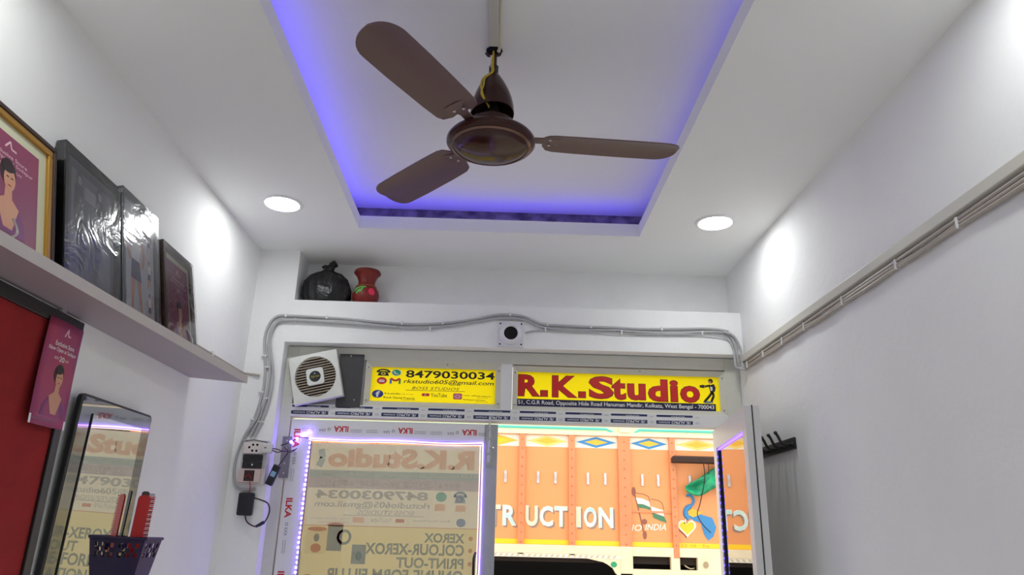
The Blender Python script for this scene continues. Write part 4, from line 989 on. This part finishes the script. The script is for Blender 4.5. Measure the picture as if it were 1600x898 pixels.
g = MB()
for k in range(64): x = -2.58+k*.0615; g.prism([(x, Z(1.352)), (x+.028, Z(1.352)), (x+.046, Z(1.378)), (x+.018, Z(1.378))], .045, .047)
tag(g.build('rope_marks', mat('rope_grey', rgb(205, 190, 160), .6), tk), kind='stuff')
MB().box(1.385, 1.518, Z(1.20), Z(1.475), -.03, .05).build('corner_upright', CR, tk, bevel=.004)
MB().prism([(1.02, Z(1.345)), (1.385, Z(1.345)), (1.385, Z(1.16)), (1.33, Z(1.20)), (1.30, Z(1.25)), (1.25, Z(1.285)), (1.20, Z(1.31))], -.01, .04).build('corner_bracket', CR, tk)
MB().ellipse(1.31, Z(1.29), .035, .03, .04, .042, 12).build('bracket_flower', TGR, tk)
# lower right: cream apron with two dark openings
MB().box(1.518, 3.78, Z(1.380), Z(1.475), -.03, .04).build('apron_rail', CR, tk); MB().box(1.518, 3.78, Z(1.175), Z(1.25), -.03, .04).build('apron_rail', CR, tk)
MB().box(1.935, 2.03, Z(1.25), Z(1.38), -.03, .04).build('apron_stile', CR, tk); MB().box(2.225, 3.78, Z(1.25), Z(1.38), -.03, .04).build('apron_panel', CR, tk)
MB().ellipse(2.31, Z(1.31), .028, .034, .04, .055, 12).build('lamp_boss', mat('boss_grey', rgb(170, 150, 120), .5), tk)
MB().box(1.50, 2.25, Z(1.24), Z(1.39), -.30, -.25).build('locker_back', mat('locker_dark', rgb(30, 22, 18), .8), tk)
MB().box(1.50, 2.25, Z(1.235), Z(1.25), -.25, -.03).build('locker_floor', mat('locker_dark', rgb(30, 22, 18)), tk); MB().box(1.50, 2.25, Z(1.378), Z(1.39), -.25, -.03).build('locker_roof', mat('locker_dark', rgb(30, 22, 18)), tk)
MB().tube(spline([(2.06, Z(1.37), -.06), (2.10, Z(1.30), -.05), (2.16, Z(1.265), -.06), (2.21, Z(1.268), -.07)]), .007, 6).build('hose', CR, tk, True)
# load bed, underside and wheels
MB().box(-2.6, 3.78, Z(1.30), Z(1.40), -2.3, -.03).build('load_bed', mat('bed_dark', rgb(40, 30, 26), .9), tk)
MB().box(-2.6, 3.78, Z(1.40), Z(2.72), -2.3, -2.26).build('far_side', OR, tk)
MB().box(-2.6, 3.78, Z(.85), Z(1.05), -.95, -.85).build('chassis_rail', mat('chassis_black', rgb(26, 22, 22), .8), tk)
MB().box(-2.6, 3.78, Z(.35), Z(1.30), -1.9, -1.86).build('far_skirt', mat('chassis_black', rgb(26, 22, 22)), tk)
def wheel(x):
    g = MB().lathe([(.20, -.13), (.44, -.13), (.49, -.09), (.49, .09), (.44, .13), (.20, .13), (.16, .05), (.0001, .05)], n=32)
    o = g.build('wheel', mat('tyre_rubber', rgb(26, 26, 26), .85), tk, True); o.location = (x, .49, -.35)
    MB().lathe([(.0001, .075), (.07, .07), (.09, .05)], n=16).build('hub', mat('boss_grey', rgb(170, 150, 120)), o, True)
wheel(-1.6); wheel(.55)
# lettering across the panels, with drop shadows
TSH = mat('truck_letter_shadow', rgb(150, 130, 120), .5); TLB = mat('truck_letter_blue', rgb(170, 226, 226), .5, color2=rgb(232, 240, 226), scale=6); TLC = mat('truck_letter_cream', rgb(250, 226, 190), .5)
def tl(ch, x0, x1, m, y0=1.664, y1=1.881):
    lettering(tk, ch, x0+.018, Z(y0)-.018, x1-x0, y1-y0, TSH, .0035, .03, name='letter_shadow'); lettering(tk, ch, x0, Z(y0), x1-x0, y1-y0, TW, .0045, .035, name='letter_edge')
    lettering(tk, ch, x0+.008, Z(y0)+.008, x1-x0-.016, y1-y0-.016, m, .0055, .012, name='letter')
for ch, a, b_, m in (('C', -.77, -.63, TLB), ('O', -.60, -.46, TLB), ('N', -.44, -.32, TLB), ('S', -.21, -.09, TLB), ('T', -.07, .07, TLC), ('R', .093, .248, TLB), ('U', .347, .482, TLC), ('C', .503, .652, TLB), ('T', .666, .815, TLB), ('I', .905, .960, TLC), ('O', .992, 1.134, TLB), ('N', 1.155, 1.319, TLB)): tl(ch, a, b_, m)
# painted flags and words
PB = mat('truck_brown_paint', rgb(150, 90, 70), .5); PG = mat('truck_flag_green', rgb(70, 130, 96), .5)
MB().strip2d([(1.554, Z(2.078)), (1.60, Z(1.88)), (1.666, Z(1.571))], .014, .003, .004).build('flag_pole_print', PB, tk)
MB().ellipse(1.556, Z(2.06), .022, .05, .003, .0045, 12).ellipse(1.664, Z(1.60), .022, .045, .003, .0045, 12).ellipse(1.665, Z(1.74), .03, .03, .003, .0045, 12).build('tassel_print', PB, tk)
MB().strip2d([(1.57, Z(2.045)), (1.66, Z(2.035)), (1.72, Z(2.01)), (1.735, Z(1.95))], .006, .003, .004).strip2d([(1.745, Z(1.985)), (1.83, Z(1.97)), (1.87, Z(1.94)), (1.885, Z(1.87))], .006, .003, .004).build('flag_outline_print', PB, tk)
MB().prism([(1.575, Z(1.995)), (1.65, Z(1.985)), (1.725, Z(1.955)), (1.735, Z(1.895)), (1.66, Z(1.925)), (1.595, Z(1.93))], .003, .0045).build('flag_white_print', WHITE, tk)
MB().prism([(1.595, Z(1.93)), (1.66, Z(1.925)), (1.735, Z(1.895)), (1.738, Z(1.865)), (1.66, Z(1.885)), (1.610, Z(1.885))], .003, .0045).build('flag_green_print', PG, tk)
MB().prism([(1.742, Z(1.905)), (1.81, Z(1.885)), (1.875, Z(1.865)), (1.885, Z(1.80)), (1.81, Z(1.825)), (1.752, Z(1.845))], .003, .0046).build('flag_white_print', WHITE, tk)
MB().prism([(1.752, Z(1.838)), (1.81, Z(1.82)), (1.885, Z(1.80)), (1.915, Z(1.735)), (1.84, Z(1.755)), (1.765, Z(1.785))], .003, .0047).build('flag_green_print', PG, tk)
MB().box(1.519, 1.966, Z(1.835), Z(1.855), 0, .012).build('cross_bar', ORD, tk)
lettering(tk, 'IO', 1.528, Z(1.640), .105, .066, TW, .0045, .015, shear=.25); lettering(tk, 'INDIA', 1.675, Z(1.650), .235, .066, TW, .0045, .015, shear=.25, slope=.02)
# painted bird with a heart locket
MB().tube(spline([(2.14, Z(2.03), .003), (2.19, Z(2.035), .003), (2.222, Z(1.98), .003), (2.20, Z(1.93), .003), (2.14, Z(1.89), .003), (2.125, Z(1.83), .003), (2.16, Z(1.78), .003)]), [.016]*20+[.028]*17, 6).build('bird_neck_print', TBL, tk, True)
MB().prism([(2.13, Z(1.84)), (2.20, Z(1.88)), (2.30, Z(1.83)), (2.42, Z(1.80)), (2.46, Z(1.70)), (2.42, Z(1.60)), (2.36, Z(1.56)), (2.32, Z(1.62)), (2.29, Z(1.74)), (2.20, Z(1.77))], .003, .005).build('bird_body_print', TBL, tk)
MB().prism([(2.15, Z(1.86)), (2.20, Z(1.90)), (2.27, Z(1.86)), (2.33, Z(1.87)), (2.28, Z(1.83)), (2.21, Z(1.80)), (2.16, Z(1.82))], .005, .006).build('bird_wing_print', TOC, tk)
MB().prism([(2.12, Z(2.05)), (2.145, Z(2.045)), (2.15, Z(2.02))], .006, .012).build('bird_beak_print', TOC, tk)
MB().strip2d([(2.135, Z(1.80)), (2.105, Z(1.73))], .012, .003, .005).strip2d([(2.19, Z(1.78)), (2.205, Z(1.73))], .012, .003, .005).build('ribbon_print', TW, tk)
def heart(s, cx, cy, z0, z1, m, nm):
    P = []
    for k in range(30):
        a = 2*PI*k/30; P.append((cx+s*16*math.sin(a)**3, cy+s*(13*math.cos(a)-5*math.cos(2*a)-2*math.cos(3*a)-math.cos(4*a))))
    MB().prism(P, z0, z1).build(nm, m, tk)
heart(.0064, 2.118, Z(1.682), .002, .003, PB, 'heart_shadow_print'); heart(.0064, 2.135, Z(1.690), .003, .004, TW, 'heart_print'); heart(.0050, 2.135, Z(1.690), .004, .005, TYEL, 'heart_print')
lettering(tk, '12 10   To', 2.07, Z(1.488), .30, .026, mat('truck_script', rgb(220, 130, 60), .5), .0036)

t = thing('dark_plank', 'dark brown wooden plank fixed across the truck side', 'plank', (2.3, TY-.05, 2.41))
MB().box(1.975, 3.70, TY-.20, TY-.060, 2.375, 2.435).build('plank', mat('plank_dark', rgb(62, 40, 32), .8, var=.3, scale=9), t, bevel=.006, off=(2.3, TY-.05, 2.41))
MB().box(1.985, 3.70, TY-.190, TY-.072, 2.435, 2.447).build('plank_rim', mat('plank_edge', rgb(92, 66, 52), .8), t, off=(2.3, TY-.05, 2.41))
t = thing('green_tarpaulin', 'bunched green tarpaulin hanging under the plank beside painted bird', 'tarpaulin', (2.45, TY-.06, 2.2))
g = MB(); vs_ = []; fs_ = []; NX, NY = 26, 14
for j in range(NY+1):
    for i in range(NX+1):
        u, v = i/NX, j/NY
        x = 2.11 + .75*u; top = 2.125 + min(.235, .46*u); bot = 2.065 - .05*math.sin(u*9) + .03*u
        z = bot + (top-bot)*v
        vs_.append((x, TY-.125-.04*math.sin(u*16+v*5)*(.4+v*.6) - .02*math.sin(v*9), z))
for j in range(NY):
    for i in range(NX): a = j*(NX+1)+i; fs_.append((a, a+1, a+NX+2, a+NX+1))
o = g.add(vs_, fs_).build('cloth', mat('tarp_green', rgb(40, 190, 130), .5, color2=rgb(20, 120, 90), scale=7), t, True, off=(2.45, TY-.06, 2.2)); md = o.modifiers.new('solid', 'SOLIDIFY'); md.thickness = .004
MB().tube(spline([(2.30, TY-.21, 2.37), (2.31, TY-.19, 2.2), (2.27, TY-.10, 1.95), (2.24, TY-.07, 1.83), (2.30, TY-.06, 1.72), (2.38, TY-.06, 1.64)]), .005, 6).build('tie_cord', BLACK, t, off=(2.45, TY-.06, 2.2))
MB().tube(spline([(2.36, TY-.19, 2.37), (2.37, TY-.16, 2.25)]), .004, 6).build('tie_cord', BLACK, t, off=(2.45, TY-.06, 2.2))
